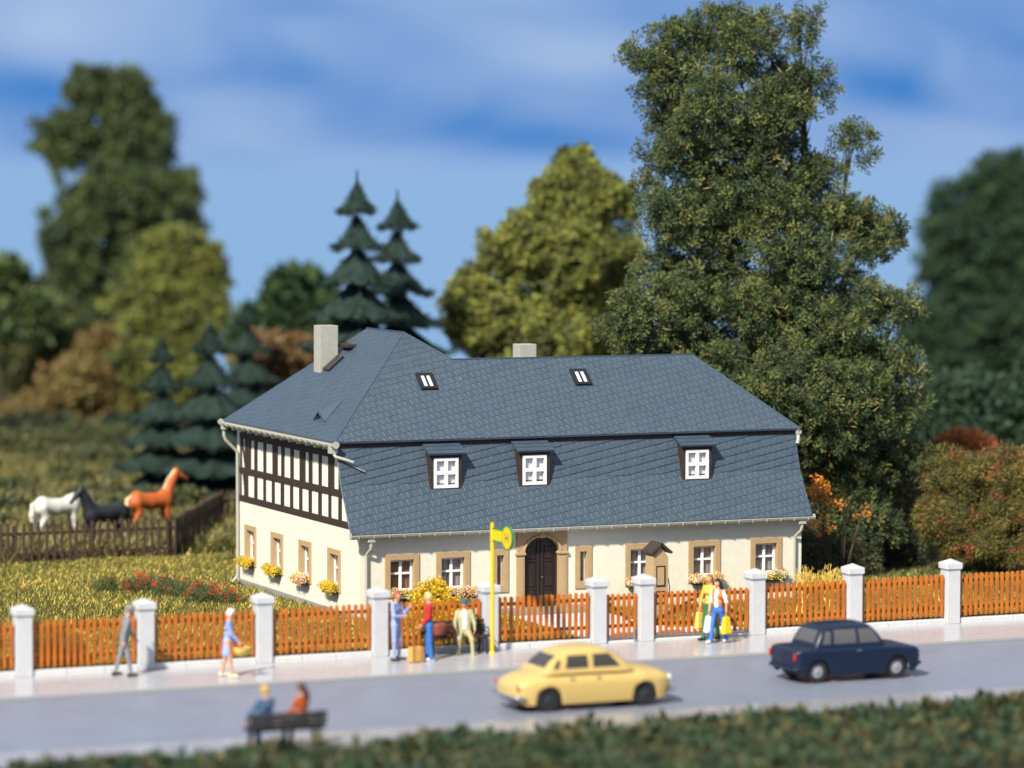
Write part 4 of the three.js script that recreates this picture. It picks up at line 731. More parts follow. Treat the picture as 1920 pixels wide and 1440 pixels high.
for (let i = 0; i < 11; i++) {
  const a = pillarX[i] + 0.21, b = pillarX[i + 1] - 0.21, w = b - a, gate = i === 6 || i === 7, y0 = gate ? 0.12 : 0.19;
  const t = thing(gate ? 'gate' : 'fence_bay', baySay[i], gate ? 'gate' : 'fence', [a, 0, ZF], 0, gate ? undefined : 'orange picket fence bays');
  const n = i === 6 ? 6 : Math.round(w / 0.168);
  for (let k = 0; k < n; k++) { const m = mesh('picket', picketGeo[Math.floor(RF() * 3)], RF() < 0.6 ? M.picket : M.picketB, t); m.position.set((k + 0.5) * w / n + (RF() - 0.5) * 0.012, y0 + (RF() - 0.5) * 0.02, 0.04); m.rotation.z = (RF() - 0.5) * 0.018; }
  for (const y of [0.42, 1.15]) mesh('rail', box(gate ? 0.02 : -0.03, y - 0.045, -0.045, gate ? w - 0.02 : w + 0.03, y + 0.045, 0.012, 0.006), M.railShaded, t);
  if (i === 6) { mesh('brace', bar(V(0.05, 1.1, -0.02), V(w - 0.1, 0.46, -0.02), 0.035, 0.075), M.railShaded, t); mesh('gate_stop', [box(w - 0.13, 0, 0.08, w - 0.09, 0.36, 0.12), box(w - 0.13, 0, 0.08, w - 0.02, 0.05, 0.14)], std([0.25, 0.2, 0.17], 0.6), t); }
  if (i === 7) { mesh('brace', bar(V(0.05, 0.46, -0.02), V(w * 0.5 - 0.05, 1.1, -0.02), 0.035, 0.075), M.railShaded, t); mesh('brace', bar(V(w - 0.05, 0.46, -0.02), V(w * 0.5 + 0.05, 1.1, -0.02), 0.035, 0.075), M.railShaded, t); }
  if (!gate) {
    const p = thing('fence_plinth', baySay[i].replace('orange picket fence bay', 'pale stone plinth under the fence bay'), 'plinth', [a, 0, ZF], 0, 'stone plinths under the fence');
    const edges = [-0.005, w * (0.3 + 0.06 * RF()), w * (0.64 + 0.06 * RF()), w + 0.005];
    for (let k = 0; k < 3; k++) mesh('stone', box(edges[k] + 0.006, -0.02, -0.12, edges[k + 1] - 0.006, 0.135, 0.14, 0.022), M.plinthStone, p);
  } else {
    const p = thing('gate_sill', i === 6 ? 'pale sill strip under the narrow gate' : 'pale sill strip under the wide gate', 'sill', [a, 0, ZF]);
    mesh('strip', box(0.01, -0.02, -0.1, w - 0.01, 0.045, 0.13, 0.015), M.plinthStone, p);
  }
}
// ---------------------------------------------------------------- paddock fence
{
  const RP = rng(81);
  const run = (label, a, b, n, gapless) => {
    const L = Math.hypot(b[0] - a[0], b[1] - a[1]), t = thing('paddock_fence', label, 'fence', [a[0], 0, a[1]], Math.atan2(-(b[1] - a[1]), b[0] - a[0]), 'brown paddock fence');
    for (let k = 0; k < n; k++) {
      const x = (k + 0.5) * L / n, w = gapless ? 0.075 : 0.042, o = (RP() - 0.5) * 0.05, o2 = (RP() - 0.5) * 0.05, h = 1.3 + (RP() - 0.5) * 0.06;
      const s = new THREE.Shape(); s.moveTo(x - w, -0.05); s.lineTo(x + w, -0.05); s.lineTo(x + w + o, h * 0.45); s.lineTo(x + w + o2, h - 0.04); s.lineTo(x + o2, h); s.lineTo(x - w + o2, h - 0.04); s.lineTo(x - w + o, h * 0.45); s.closePath();
      const g = ext(s, 0.05, 2); g.translate(0, 0, 0.02); mesh('picket', boxUV(g), M.brownWood, t);
    }
    for (const y of [0.3, 0.95]) mesh('rail', box(-0.02, y - 0.05, -0.04, L + 0.02, y + 0.05, 0.02), M.brownWood, t);
    for (let x = 0; x <= L + 0.01; x += L / Math.max(1, Math.round(L / 3))) mesh('post', box(x - 0.06, -0.1, -0.1, x + 0.06, 1.2, -0.03, 0.01), M.brownWood, t);
  };
  run('brown paddock picket fence running across before the three horses', [-7.4, -17.5], [0.28, -17.55], 31);
  run('brown paddock fence running back from the corner beside the chestnut horse', [0.4, -17.6], [4.8, -25.7], 40, true);
  run('short far stretch of brown paddock fence half hidden by the gable', [4.9, -25.75], [8.2, -26.1], 12);
}
// ---------------------------------------------------------------- figures
const paint = std([1, 1, 1], 0.6, { vertexColors: true });
const hairMat = (c) => std(c, 0.75, gb(1, 0.004));
function coloured(g, c) { g = g.index ? g.toNonIndexed() : g; const n = g.attributes.position.count, a = new Float32Array(n * 3); for (let i = 0; i < n; i++) a.set(c, i * 3); g.setAttribute('color', new THREE.BufferAttribute(a, 3)); return g; }
// bones: [from, to, radius, radius, colour, flatten?]; one smooth skin over all of them
function skin(bones, cell, blend) {
  const lo = V(1e9, 1e9, 1e9), hi = V(-1e9, -1e9, -1e9);
  for (const b of bones) for (const [p, r] of [[b[0], b[2]], [b[1], b[3]]]) { lo.min(p.clone().addScalar(-r - 0.06)); hi.max(p.clone().addScalar(r + 0.06)); }
  const size = hi.clone().sub(lo), res = Math.min(120, Math.max(40, Math.ceil(Math.max(size.x, size.y, size.z) / cell)));
  const mc = new MarchingCubes(res, paint, false, false, 60000); mc.isolation = 0;
  const dist = (p) => { let s = 0, best = 1e9, col = null; for (const b of bones) { const ax = b[0], dx = b[1].x - ax.x, dy = b[1].y - ax.y, dz = b[1].z - ax.z, L = dx * dx + dy * dy + dz * dz || 1e-9; let t = ((p.x - ax.x) * dx + (p.y - ax.y) * dy + (p.z - ax.z) * dz) / L; t = t < 0 ? 0 : t > 1 ? 1 : t; const ex = p.x - ax.x - dx * t, ey = p.y - ax.y - dy * t, ez = p.z - ax.z - dz * t, d = Math.sqrt(ex * ex + ey * ey + ez * ez) - (b[2] + (b[3] - b[2]) * t); s += Math.exp(-d / blend); if (d < best) { best = d; col = b[4]; } } return [-blend * Math.log(s), col]; };
  const half = res / 2, p = V(0, 0, 0), at = (i, k) => lo.getComponent(k) + size.getComponent(k) * (i / (res - 1)); let o = 0;
  for (let k = 0; k < res; k++) for (let j = 0; j < res; j++) for (let i = 0; i < res; i++) { p.set(at(i, 0), at(j, 1), at(k, 2)); mc.field[o++] = -Math.max(-1, Math.min(1, dist(p)[0])); }
  mc.update();
  const n = mc.count, raw = new Float32Array(n * 3), pa = mc.positionArray;
  for (let i = 0; i < n; i++) for (let c = 0; c < 3; c++) raw[i * 3 + c] = lo.getComponent(c) + size.getComponent(c) * ((pa[i * 3 + c] * half + half) / (res - 1));
  let g = new THREE.BufferGeometry(); g.setAttribute('position', new THREE.BufferAttribute(raw, 3)); g = mergeVertices(g, 1e-4); g.computeVertexNormals();
  const q = g.attributes.position, col = new Float32Array(q.count * 3);
  for (let i = 0; i < q.count; i++) { p.fromBufferAttribute(q, i); col.set(dist(p)[1], i * 3); }
  g.setAttribute('color', new THREE.BufferAttribute(col, 3)); return g;
}
function ball(c, rx, ry, rz, col, seg = 12) { const g = new THREE.SphereGeometry(1, seg, Math.round(seg * 0.75)); g.scale(rx, ry, rz); g.translate(c.x, c.y, c.z); return coloured(g, col); }
const SKIN = [0.60, 0.30, 0.18];
function headGeo(skinC) { // centred on the skull, facing +z
  const g = new THREE.SphereGeometry(1, 28, 22), p = g.attributes.position;
  for (let i = 0; i < p.count; i++) {
    let x = p.getX(i), y = p.getY(i), z = p.getZ(i);
    const jaw = smooth(0.1, -0.9, y), nose = Math.exp(-((x / 0.16) ** 2) - ((y + 0.18) / 0.26) ** 2) * (z > 0 ? 0.2 : 0), eye = Math.exp(-(((Math.abs(x) - 0.38) / 0.2) ** 2) - ((y - 0.02) / 0.14) ** 2) * (z > 0 ? 0.09 : 0), brow = Math.exp(-((x / 0.5) ** 2) - ((y - 0.2) / 0.1) ** 2) * (z > 0 ? 0.05 : 0), chin = Math.exp(-((x / 0.28) ** 2) - ((y + 0.85) / 0.2) ** 2) * (z > 0 ? 0.16 : 0), ear = Math.exp(-((z / 0.2) ** 2) - (y / 0.26) ** 2) * 0.16;
    x *= 1 - 0.28 * jaw; z *= 1 - 0.1 * jaw; x += Math.sign(x) * ear * Math.abs(p.getX(i)); z += nose - eye + brow + chin;
    p.setXYZ(i, x * 0.078, y * 0.118, z * 0.098);
  }
  g.computeVertexNormals();
  return [coloured(g, skinC), ball(V(-0.03, 0.004, 0.083), 0.013, 0.007, 0.008, [0.03, 0.02, 0.02], 8), ball(V(0.03, 0.004, 0.083), 0.013, 0.007, 0.008, [0.03, 0.02, 0.02], 8), ball(V(0, -0.06, 0.085), 0.024, 0.006, 0.008, [0.35, 0.1, 0.08], 8)];
}
function handGeo(wrist, dir, palmN, curl, side, col) { // palm and five fingers; dir from the wrist, palmN out of the palm
  const z = dir.clone().normalize(), y = palmN.clone().addScaledVector(z, -palmN.dot(z)).normalize(), x = y.clone().cross(z), P = (a, b, c) => wrist.clone().addScaledVector(x, a).addScaledVector(y, b).addScaledVector(z, c);
  const out = [], palm = new THREE.SphereGeometry(1, 12, 8); palm.scale(0.042, 0.018, 0.052); palm.applyMatrix4(new THREE.Matrix4().makeBasis(x, y, z)); const pc = P(0, 0, 0.045); palm.translate(pc.x, pc.y, pc.z); out.push(palm);
  [[-0.03, 0.068], [-0.01, 0.078], [0.011, 0.073], [0.031, 0.058]].forEach(([o, L]) => { let a = P(o, 0, 0.085), th = 0; for (let s = 0; s < 3; s++) { th += curl * (s ? 1 : 0.6); const d = z.clone().multiplyScalar(Math.cos(th)).addScaledVector(y, Math.sin(th)), b = a.clone().addScaledVector(d, L * [0.45, 0.32, 0.26][s]); const c = cyl(a, b, 0.0095 - s * 0.001, 0.0088 - s * 0.001, 6), k = new THREE.SphereGeometry(0.0092 - s * 0.001, 6, 5); k.translate(b.x, b.y, b.z); out.push(c, k); a = b; } });
  const t0 = P(-side * 0.032, 0.002, 0.03), t1 = P(-side * 0.062, 0.014, 0.06), t2 = P(-side * 0.06, 0.026, 0.09); out.push(cyl(t0, t1, 0.012, 0.0105, 6), cyl(t1, t2, 0.0105, 0.008, 6));
  return out.map((g) => coloured(g, col));
}
/* legs: [right, left] of {f: thigh forward, k: knee bend, o: outward}; arms the same with {f, o, e: elbow bend, i: forearm turned inward} */
function person(label, pos, turn, c) {
  const t = thing('person', label, 'person', pos, turn, undefined), s = c.h ?? 1, bones = [], extra = [], S = c.skin ?? SKIN, shoe = c.shoes ?? [0.03, 0.025, 0.022];
  const lean = c.lean ?? 0, hipY = 0.93, hip = V(0, hipY, 0), up = V(0, Math.cos(lean), Math.sin(lean)), at = (d) => hip.clone().addScaledVector(up, d);
  const chest = at(0.36), neck = at(0.56), headC = at(0.70).add(V(0, 0, 0.03)), f = c.fem ? 0.92 : 1;
  let low = 1e9; const feet = [];
  const legC = c.legC ?? c.bottom;
  [-1, 1].forEach((sd, i) => {
    const L = c.legs[i], h = hip.clone().add(V(sd * 0.092, -0.02, 0)), o = sd * (L.o ?? 0.04);
    const kn = h.clone().add(V(Math.sin(o) * 0.42, -Math.cos(L.f) * 0.42 * Math.cos(o), Math.sin(L.f) * 0.42)), a2 = L.f - L.k, an = kn.clone().add(V(Math.sin(o * 0.3) * 0.41, -Math.cos(a2) * 0.41, Math.sin(a2) * 0.41)), to = an.clone().add(V(sd * 0.03, c.toe ?? -0.045, 0.15).applyAxisAngle(V(1, 0, 0), Math.max(-0.5, (L.k > 0.3 && !c.seat ? 0.35 : 0)))), he = an.clone().add(V(0, -0.05, -0.04));
    bones.push([h, kn, 0.085 * f, 0.062, legC], [kn, an, c.flare ? 0.056 : 0.056, c.flare ? 0.07 : 0.044, c.shin ?? legC], [an.clone().add(V(0, 0, 0)), he, 0.044, 0.042, shoe], [he, to, 0.042, 0.034, shoe]);
    low = Math.min(low, he.y - 0.042, to.y - 0.034); feet.push(an);
  });
  bones.push([at(-0.03).add(V(-0.06, 0, 0)), at(-0.03).add(V(0.06, 0, 0)), 0.1, 0.1, c.bottom], [at(0.06).add(V(-0.04, 0, 0)), at(0.06).add(V(0.04, 0, 0)), 0.105 * f, 0.105 * f, c.longTop ? c.top : c.bottom], [at(0.18).add(V(-0.045, 0, 0.005)), at(0.18).add(V(0.045, 0, 0.005)), 0.102 * f, 0.102 * f, c.top], [chest.clone().add(V(-0.075 * f, 0, 0)), chest.clone().add(V(0.075 * f, 0, 0)), 0.112 * f, 0.112 * f, c.top], [at(0.47).add(V(-0.13 * f, 0, 0)), at(0.47).add(V(0.13 * f, 0, 0)), 0.068, 0.068, c.top], [at(0.47), neck, 0.06, 0.05, c.collar ?? S], [neck, headC, 0.048, 0.055, S]);
  if (c.fem) bones.push([chest.clone().add(V(-0.06, 0, 0.07)), chest.clone().add(V(0.06, 0, 0.07)), 0.06, 0.06, c.top]);
  if (c.shirt) bones.push([at(0.1).add(V(0, 0, 0.088)), at(0.36).add(V(0, 0, 0.09)), 0.045, 0.05, c.shirt], [at(0.36).add(V(0, 0, 0.09)), at(0.49).add(V(0, 0, 0.05)), 0.05, 0.045, c.shirt]);
  if (c.jacket) for (const sd of [-1, 1]) bones.push([at(-0.08).add(V(sd * 0.08, 0, 0.01)), at(0.3).add(V(sd * 0.09, 0, 0.02)), 0.098, 0.095, c.top]);
  if (c.skirt) for (const sd of [-1, 1]) bones.push([at(0.04).add(V(sd * 0.04, 0, 0)), at(-0.06 - c.skirt).add(V(sd * 0.1, 0, 0.0)), 0.1, c.skirtW ?? 0.12, c.bottom]);
  const hands = [];
  [-1, 1].forEach((sd, i) => {
    const A = c.arms[i], sh = at(0.475).add(V(sd * 0.185 * f, 0, 0)), o = A.o ?? 0.12, d1 = V(sd * Math.sin(o), -Math.cos(A.f) * Math.cos(o), Math.sin(A.f)).normalize(), el = sh.clone().addScaledVector(d1, 0.285), a2 = A.f + (A.e ?? 0.15), inn = A.i ?? 0, d2 = V(-sd * Math.sin(inn), -Math.cos(a2) * Math.cos(inn), Math.sin(a2) * Math.cos(inn)).normalize(), wr = el.clone().addScaledVector(d2, 0.25);
    bones.push([sh, el, 0.058 * f, 0.045 * f, c.sleeve ?? c.top], [el, wr, 0.044 * f, 0.031, c.bareArm ? S : c.sleeve ?? c.top]);
    extra.push(...handGeo(wr, d2, V(-sd, 0, 0.2), A.curl ?? 0.45, sd, S)); hands.push(wr.clone().addScaledVector(d2, 0.08));
  });
  const body = skin(bones, 0.021, 0.013), hq = new THREE.Quaternion().setFromEuler(new THREE.Euler(c.nod ?? 0, c.look ?? 0, 0, 'YXZ'));
  for (const g of headGeo(S)) { g.applyQuaternion(hq); g.translate(headC.x, headC.y, headC.z); extra.push(g); }
  mesh('body', merge([body, ...extra]), paint, t);
  const hair = new THREE.SphereGeometry(1, 22, 16), p = hair.attributes.position; // a cap of hair pulled back from the face
  for (let i = 0; i < p.count; i++) { let x = p.getX(i), y = p.getY(i), z = p.getZ(i); const face = z > 0.15 && y < 0.42, n = 1 + 0.05 * PN.noise(x * 5, y * 5, z * 5); if (face) { z = 0.15 + (z - 0.15) * 0.2; } if (y < -0.5) { y = -0.5 + (y + 0.5) * 0.3; x *= 0.85; } p.setXYZ(i, x * 0.092 * n, y * 0.128 * n + 0.012, z * 0.112 * n - 0.006); }
  hair.computeVertexNormals(); const hg = [hair];
  if (c.long) { for (let k = 0; k < 7; k++) { const a = (k / 6 - 0.5) * 1.9; hg.push(new THREE.TubeGeometry(new THREE.CatmullRomCurve3([V(Math.sin(a) * 0.07, 0.05, -0.05 - 0.04 * Math.cos(a)), V(Math.sin(a) * 0.085, -0.06, -0.085 * Math.cos(a) - 0.02), V(Math.sin(a) * 0.08, -0.06 - c.long * 0.6, -0.1), V(Math.sin(a) * 0.05, -0.06 - c.long, -0.1)]), 8, 0.034, 6)); } }
  const hm = mesh('hair', hg, hairMat(c.hair), t); hm.quaternion.copy(hq); hm.position.copy(headC);
  const parts = [hm];
  if (c.hat) { const b = new THREE.LatheGeometry([[0, 0.135], [0.06, 0.13], [0.098, 0.1], [0.105, 0.055], [0.108, 0.045], [c.hat.brim ?? 0.13, 0.04], [c.hat.brim ?? 0.13, 0.034], [0.1, 0.036]].map((q) => new THREE.Vector2(...q)), 20); b.scale(0.98, 1, 1.12); const m = mesh('hat', b, std(c.hat.c, 0.8), t); m.quaternion.copy(hq); m.position.copy(headC); parts.push(m); }
  // stand on the ground, sit on the seat
  const dy = (c.seat ? c.seat - (hipY - 0.11) : -low);
  t.children.forEach((m) => { m.position.y += dy; m.position.multiplyScalar(s); m.scale.setScalar(s); });
  t.updateMatrixWorld(true);
  return hands.map((h) => t.localToWorld(h.clone().add(V(0, dy, 0)).multiplyScalar(s)));
}
const st = (f1, k1, f2, k2) => [{ f: f1, k: k1 }, { f: f2, k: k2 }];
person('person in grey suit and hat striding right along the fence', [-9.0, 0, 7.25], Math.PI / 2 - 0.12, { legs: st(0.2, 0.06, -0.2, 0.1), arms: [{ f: -0.35, e: 0.25 }, { f: 0.3, e: 0.3 }], lean: 0.16, nod: 0.12, top: [0.19, 0.20, 0.21], bottom: [0.20, 0.21, 0.22], collar: [0.2, 0.28, 0.55], jacket: true, longTop: true, hair: [0.3, 0.3, 0.28], hat: { c: [0.2, 0.21, 0.2], brim: 0.14 } });
{
  const h = person('white-haired person in blue cardigan carrying a yellow basket', [-6.7, 0, 8.3], Math.PI / 2 - 0.4, { h: 0.95, fem: true, legs: st(0.16, 0.05, -0.14, 0.1), arms: [{ f: 0.25, e: 0.5, curl: 0.8 }, { f: 0.1, e: 0.3 }], lean: 0.08, nod: 0.3, top: [0.24, 0.32, 0.62], bottom: [0.28, 0.36, 0.64], legC: SKIN, shoes: [0.7, 0.62, 0.45], skirt: 0.26, skirtW: 0.11, longTop: true, hair: [0.78, 0.78, 0.74] });
  const y = h[0].y, b = thing('basket', 'wide yellow basket with a red cloth carried by the white-haired person', 'basket', [h[0].x + 0.06, 0, h[0].z + 0.02], 0.5), straw = std([0.66, 0.47, 0.1], 0.8, gb(1, 0.01));
  const bl = new THREE.LatheGeometry([[0, -0.3], [0.13, -0.3], [0.2, -0.24], [0.235, -0.15], [0.225, -0.09], [0.205, -0.09], [0.2, -0.13], [0, -0.16]].map((q) => new THREE.Vector2(...q)), 22); bl.scale(1.1, 1, 0.75); bl.translate(0, y, 0); mesh('bowl', bl, straw, b);
  const tr = new THREE.TorusGeometry(0.13, 0.014, 6, 18, Math.PI); tr.translate(0, y - 0.12, 0); mesh('handle', tr, straw, b);
  const cl = new THREE.SphereGeometry(0.1, 14, 10); cl.scale(1, 0.5, 0.9); cl.translate(-0.12, y - 0.1, 0.02); mesh('cloth', cl, std([0.5, 0.02, 0.02], 0.8), b);
}
person('auburn-haired person in light blue denim beside the fence pillar', [-1.86, 0, 7.25], 0.75, { legs: st(0.02, 0.04, 0.12, 0.16), arms: [{ f: 0.3, o: 0.35, e: 1.25, i: 0.7, curl: 0.9 }, { f: 0.5, e: 1.9, i: 0.25, curl: 0.8 }], nod: 0.15, top: [0.25, 0.32, 0.55], bottom: [0.27, 0.33, 0.53], longTop: true, hair: [0.34, 0.10, 0.02], shoes: [0.03, 0.03, 0.035] });
person('fair-haired person in red top and blue jeans by the suitcase', [-1.08, 0, 7.55], -1.9, { fem: true, h: 0.98, legs: st(0.06, 0.06, -0.04, 0.04), arms: [{ f: 0.15, e: 0.4, o: 0.1 }, { f: 0.1, e: 0.6, i: 0.3 }], flare: true, top: [0.55, 0.012, 0.015], bottom: [0.03, 0.13, 0.42], hair: [0.66, 0.50, 0.2], shoes: [0.75, 0.75, 0.78] });
{
  const h = person('person in beige suit and blue cap sitting on the bench by the fence', [0.28, 0, 6.62], -0.35, { seat: 0.46, legs: [{ f: 1.25, k: 1.4, o: 0.12 }, { f: 1.2, k: 1.0, o: 0.2 }], arms: [{ f: 0.55, e: 0.55, o: 0.2, curl: 0.95 }, { f: 0.35, e: 0.6, o: 0.25 }], lean: -0.1, look: -0.5, top: [0.36, 0.33, 0.18], bottom: [0.38, 0.35, 0.19], shirt: [0.8, 0.8, 0.82], jacket: true, longTop: true, hair: [0.2, 0.16, 0.12], hat: { c: [0.035, 0.09, 0.12], brim: 0.118 } });
  const k = h[0], w = thing('walking_stick', 'dark walking stick held by the person in beige on the bench', 'walking stick', [k.x, 0, k.z]);
  mesh('shaft', cyl(V(0.02, 0, 0.14), V(0, k.y, 0.01), 0.014, 0.017), std([0.03, 0.025, 0.02], 0.5), w); const tq = new THREE.TorusGeometry(0.035, 0.014, 6, 12, Math.PI); tq.rotateY(0.8); tq.translate(0, k.y, 0.01); mesh('handle', tq, std([0.03, 0.025, 0.02], 0.5), w);
}
const bag = (label, at, w, h, d, col) => {
  const t = thing('shopping_bag', label, 'bag', [at.x, 0, at.z], 0.3), y1 = at.y - 0.06, g = new RoundedBoxGeometry(w, h, d, 4, 0.05), p = g.attributes.position;
  for (let i = 0; i < p.count; i++) { const f = (p.getY(i) / h + 0.5); p.setX(i, p.getX(i) * (1.12 - 0.42 * f) + 0.02 * PN.noise(p.getX(i) * 9, p.getY(i) * 9, 2)); p.setZ(i, p.getZ(i) * (1.2 - 0.6 * f) + 0.02 * PN.noise(p.getX(i) * 8, p.getY(i) * 8, p.getZ(i) * 8)); }
  g.computeVertexNormals(); g.translate(0, y1 - h / 2, 0); mesh('sack', g, std(col, 0.5), t);
  const hd = new THREE.TorusGeometry(0.055, 0.009, 6, 14, Math.PI); hd.translate(0, y1 - 0.02, 0); mesh('handle', hd, std(col, 0.5), t);
};
{
  const a = person('auburn-haired person in mustard jumper and green skirt carrying bags', [7.2, 0, 6.88], -1.1, { fem: true, legs: st(0.22, 0.08, -0.2, 0.12), arms: [{ f: 0.1, o: 0.3, e: 0.15, curl: 1.1 }, { f: 0.1, o: 0.15, e: 0.1, curl: 1.1 }], top: [0.66, 0.42, 0.06], bottom: [0.025, 0.13, 0.04], shin: [0.03, 0.14, 0.05], skirt: 0.3, longTop: true, hair: [0.34, 0.11, 0.02], shoes: [0.02, 0.02, 0.02] });
  const b = person('dark-haired person in orange waistcoat and blue jeans carrying a yellow bag', [7.16, 0, 7.42], -0.95, { fem: true, h: 0.97, legs: st(0.26, 0.06, -0.24, 0.12), arms: [{ f: 0.15, o: 0.12, e: 0.15, curl: 1.1 }, { f: -0.15, o: 0.22, e: 0.15, curl: 1.1 }], flare: true, bareArm: true, look: -0.3, nod: 0.2, top: [0.6, 0.17, 0.03], shirt: [0.85, 0.85, 0.85], sleeve: [0.82, 0.82, 0.82], bottom: [0.03, 0.13, 0.42], hair: [0.012, 0.012, 0.013], long: 0.22, shoes: [0.78, 0.78, 0.8] });
  bag('pale yellow shopping bag on the left of the couple', a[0], 0.3, 0.46, 0.14, [0.72, 0.50, 0.10]);
  bag('white shopping bag carried between the couple', b[0], 0.28, 0.44, 0.14, [0.8, 0.8, 0.82]);
  bag('bright yellow shopping bag on the right of the couple', b[1], 0.3, 0.46, 0.15, [0.85, 0.52, 0.01]);
}
// suitcase
{
  const t = thing('suitcase', 'tan suitcase standing between the person in denim and the person in red', 'suitcase', [-1.5, 0, 7.72], 0.2);
  mesh('shell', box(-0.2, 0.01, -0.09, 0.2, 0.4, 0.09, 0.035), std([0.62, 0.33, 0.08], 0.7, gb(1, 0.01)), t);
  mesh('strap', [box(-0.14, 0.0, -0.096, -0.1, 0.405, 0.096), box(0.1, 0.0, -0.096, 0.14, 0.405, 0.096)], std([0.35, 0.17, 0.05], 0.6), t);
  const h = new THREE.TorusGeometry(0.05, 0.012, 6, 14, Math.PI); h.translate(0, 0.4, 0); mesh('handle', h, std([0.2, 0.1, 0.04], 0.6), t);
}
// benches
function bench(label, pos, turn, len, col) { // faces +z
  const t = thing('park_bench', label, 'bench', pos, turn), m = std(col, 0.65, { map: rep(woodT, 0.9) }), iron = std([0.02, 0.02, 0.022], 0.5);
  for (let k = 0; k < 4; k++) mesh('seat_slat', box(-len / 2, 0.42, -0.2 + k * 0.115, len / 2, 0.455, -0.2 + k * 0.115 + 0.1, 0.01), m, t);
  for (let k = 0; k < 3; k++) mesh('back_slat', box(-len / 2, 0.5 + k * 0.115, -0.28 - k * 0.018, len / 2, 0.6 + k * 0.115, -0.25 - k * 0.018, 0.01), m, t);
  for (const sx of [-1, 1]) {
    const x = sx * (len / 2 - 0.16);
    mesh('leg', [bar(V(x, 0.4, 0.2), V(x, 0, 0.24), 0.05, 0.05), bar(V(x, 0.41, 0.22), V(x, 0.41, -0.24), 0.045, 0.04)], iron, t);
    mesh('leg', [bar(V(x, 0.42, -0.22), V(x, 0, -0.28), 0.05, 0.05), bar(V(x, 0.42, -0.24), V(x, 0.84, -0.3), 0.045, 0.04)], iron, t);
    mesh('armrest', [tube([[x + sx * 0.06, 0.42, 0.2], [x + sx * 0.06, 0.64, 0.2], [x + sx * 0.06, 0.66, 0.1], [x + sx * 0.06, 0.64, -0.26]], 0.018, 16, 6)], iron, t);
  }
  return t;
}
bench('dark wooden bench against the fence beside the bus stop', [0.05, 0, 6.68], 0, 1.8, [0.07, 0.04, 0.028]);
{
  const t = thing('rucksack', 'round russet bag lying on the bench by the fence', 'bag', [-0.42, 0.455, 6.68]);
  const g = new RoundedBoxGeometry(0.36, 0.37, 0.26, 6, 0.11); const p = g.attributes.position; for (let i = 0; i < p.count; i++) p.setY(i, Math.max(-0.18, p.getY(i)) + 0.01 * PN.noise(p.getX(i) * 14, p.getY(i) * 14, 3)); g.computeVertexNormals(); g.translate(0, 0.185, 0); mesh('sack', g, std([0.19, 0.045, 0.028], 0.75), t);
  mesh('flap', box(-0.11, 0.26, 0.02, 0.11, 0.36, 0.13, 0.04), std([0.2, 0.045, 0.025], 0.7), t);
}
bench('dark bench seen from behind at the bottom of the picture', [-8.95, -0.06, 18.55], Math.PI - 0.02, 1.75, [0.035, 0.028, 0.022]);
person('fair-haired person in blue jacket seen from behind on the near bench', [-9.36, -0.06, 18.5], Math.PI + 0.25, { seat: 0.46, legs: [{ f: 1.35, k: 1.35 }, { f: 1.35, k: 1.3 }], arms: [{ f: 0.5, e: 0.6 }, { f: 0.3, e: 0.5, o: 0.5 }], top: [0.045, 0.11, 0.2], bottom: [0.03, 0.06, 0.17], hair: [0.5, 0.33, 0.06], jacket: true, longTop: true });
person('long-haired person in orange top seen from behind on the near bench', [-8.52, -0.06, 18.5], Math.PI + 0.5, { fem: true, seat: 0.46, legs: [{ f: 1.35, k: 1.35 }, { f: 1.35, k: 1.3 }], arms: [{ f: 0.5, e: 0.7 }, { f: 0.5, e: 0.6 }], top: [0.45, 0.085, 0.012], bottom: [0.02, 0.02, 0.025], hair: [0.06, 0.025, 0.02], long: 0.2, nod: 0.3 });
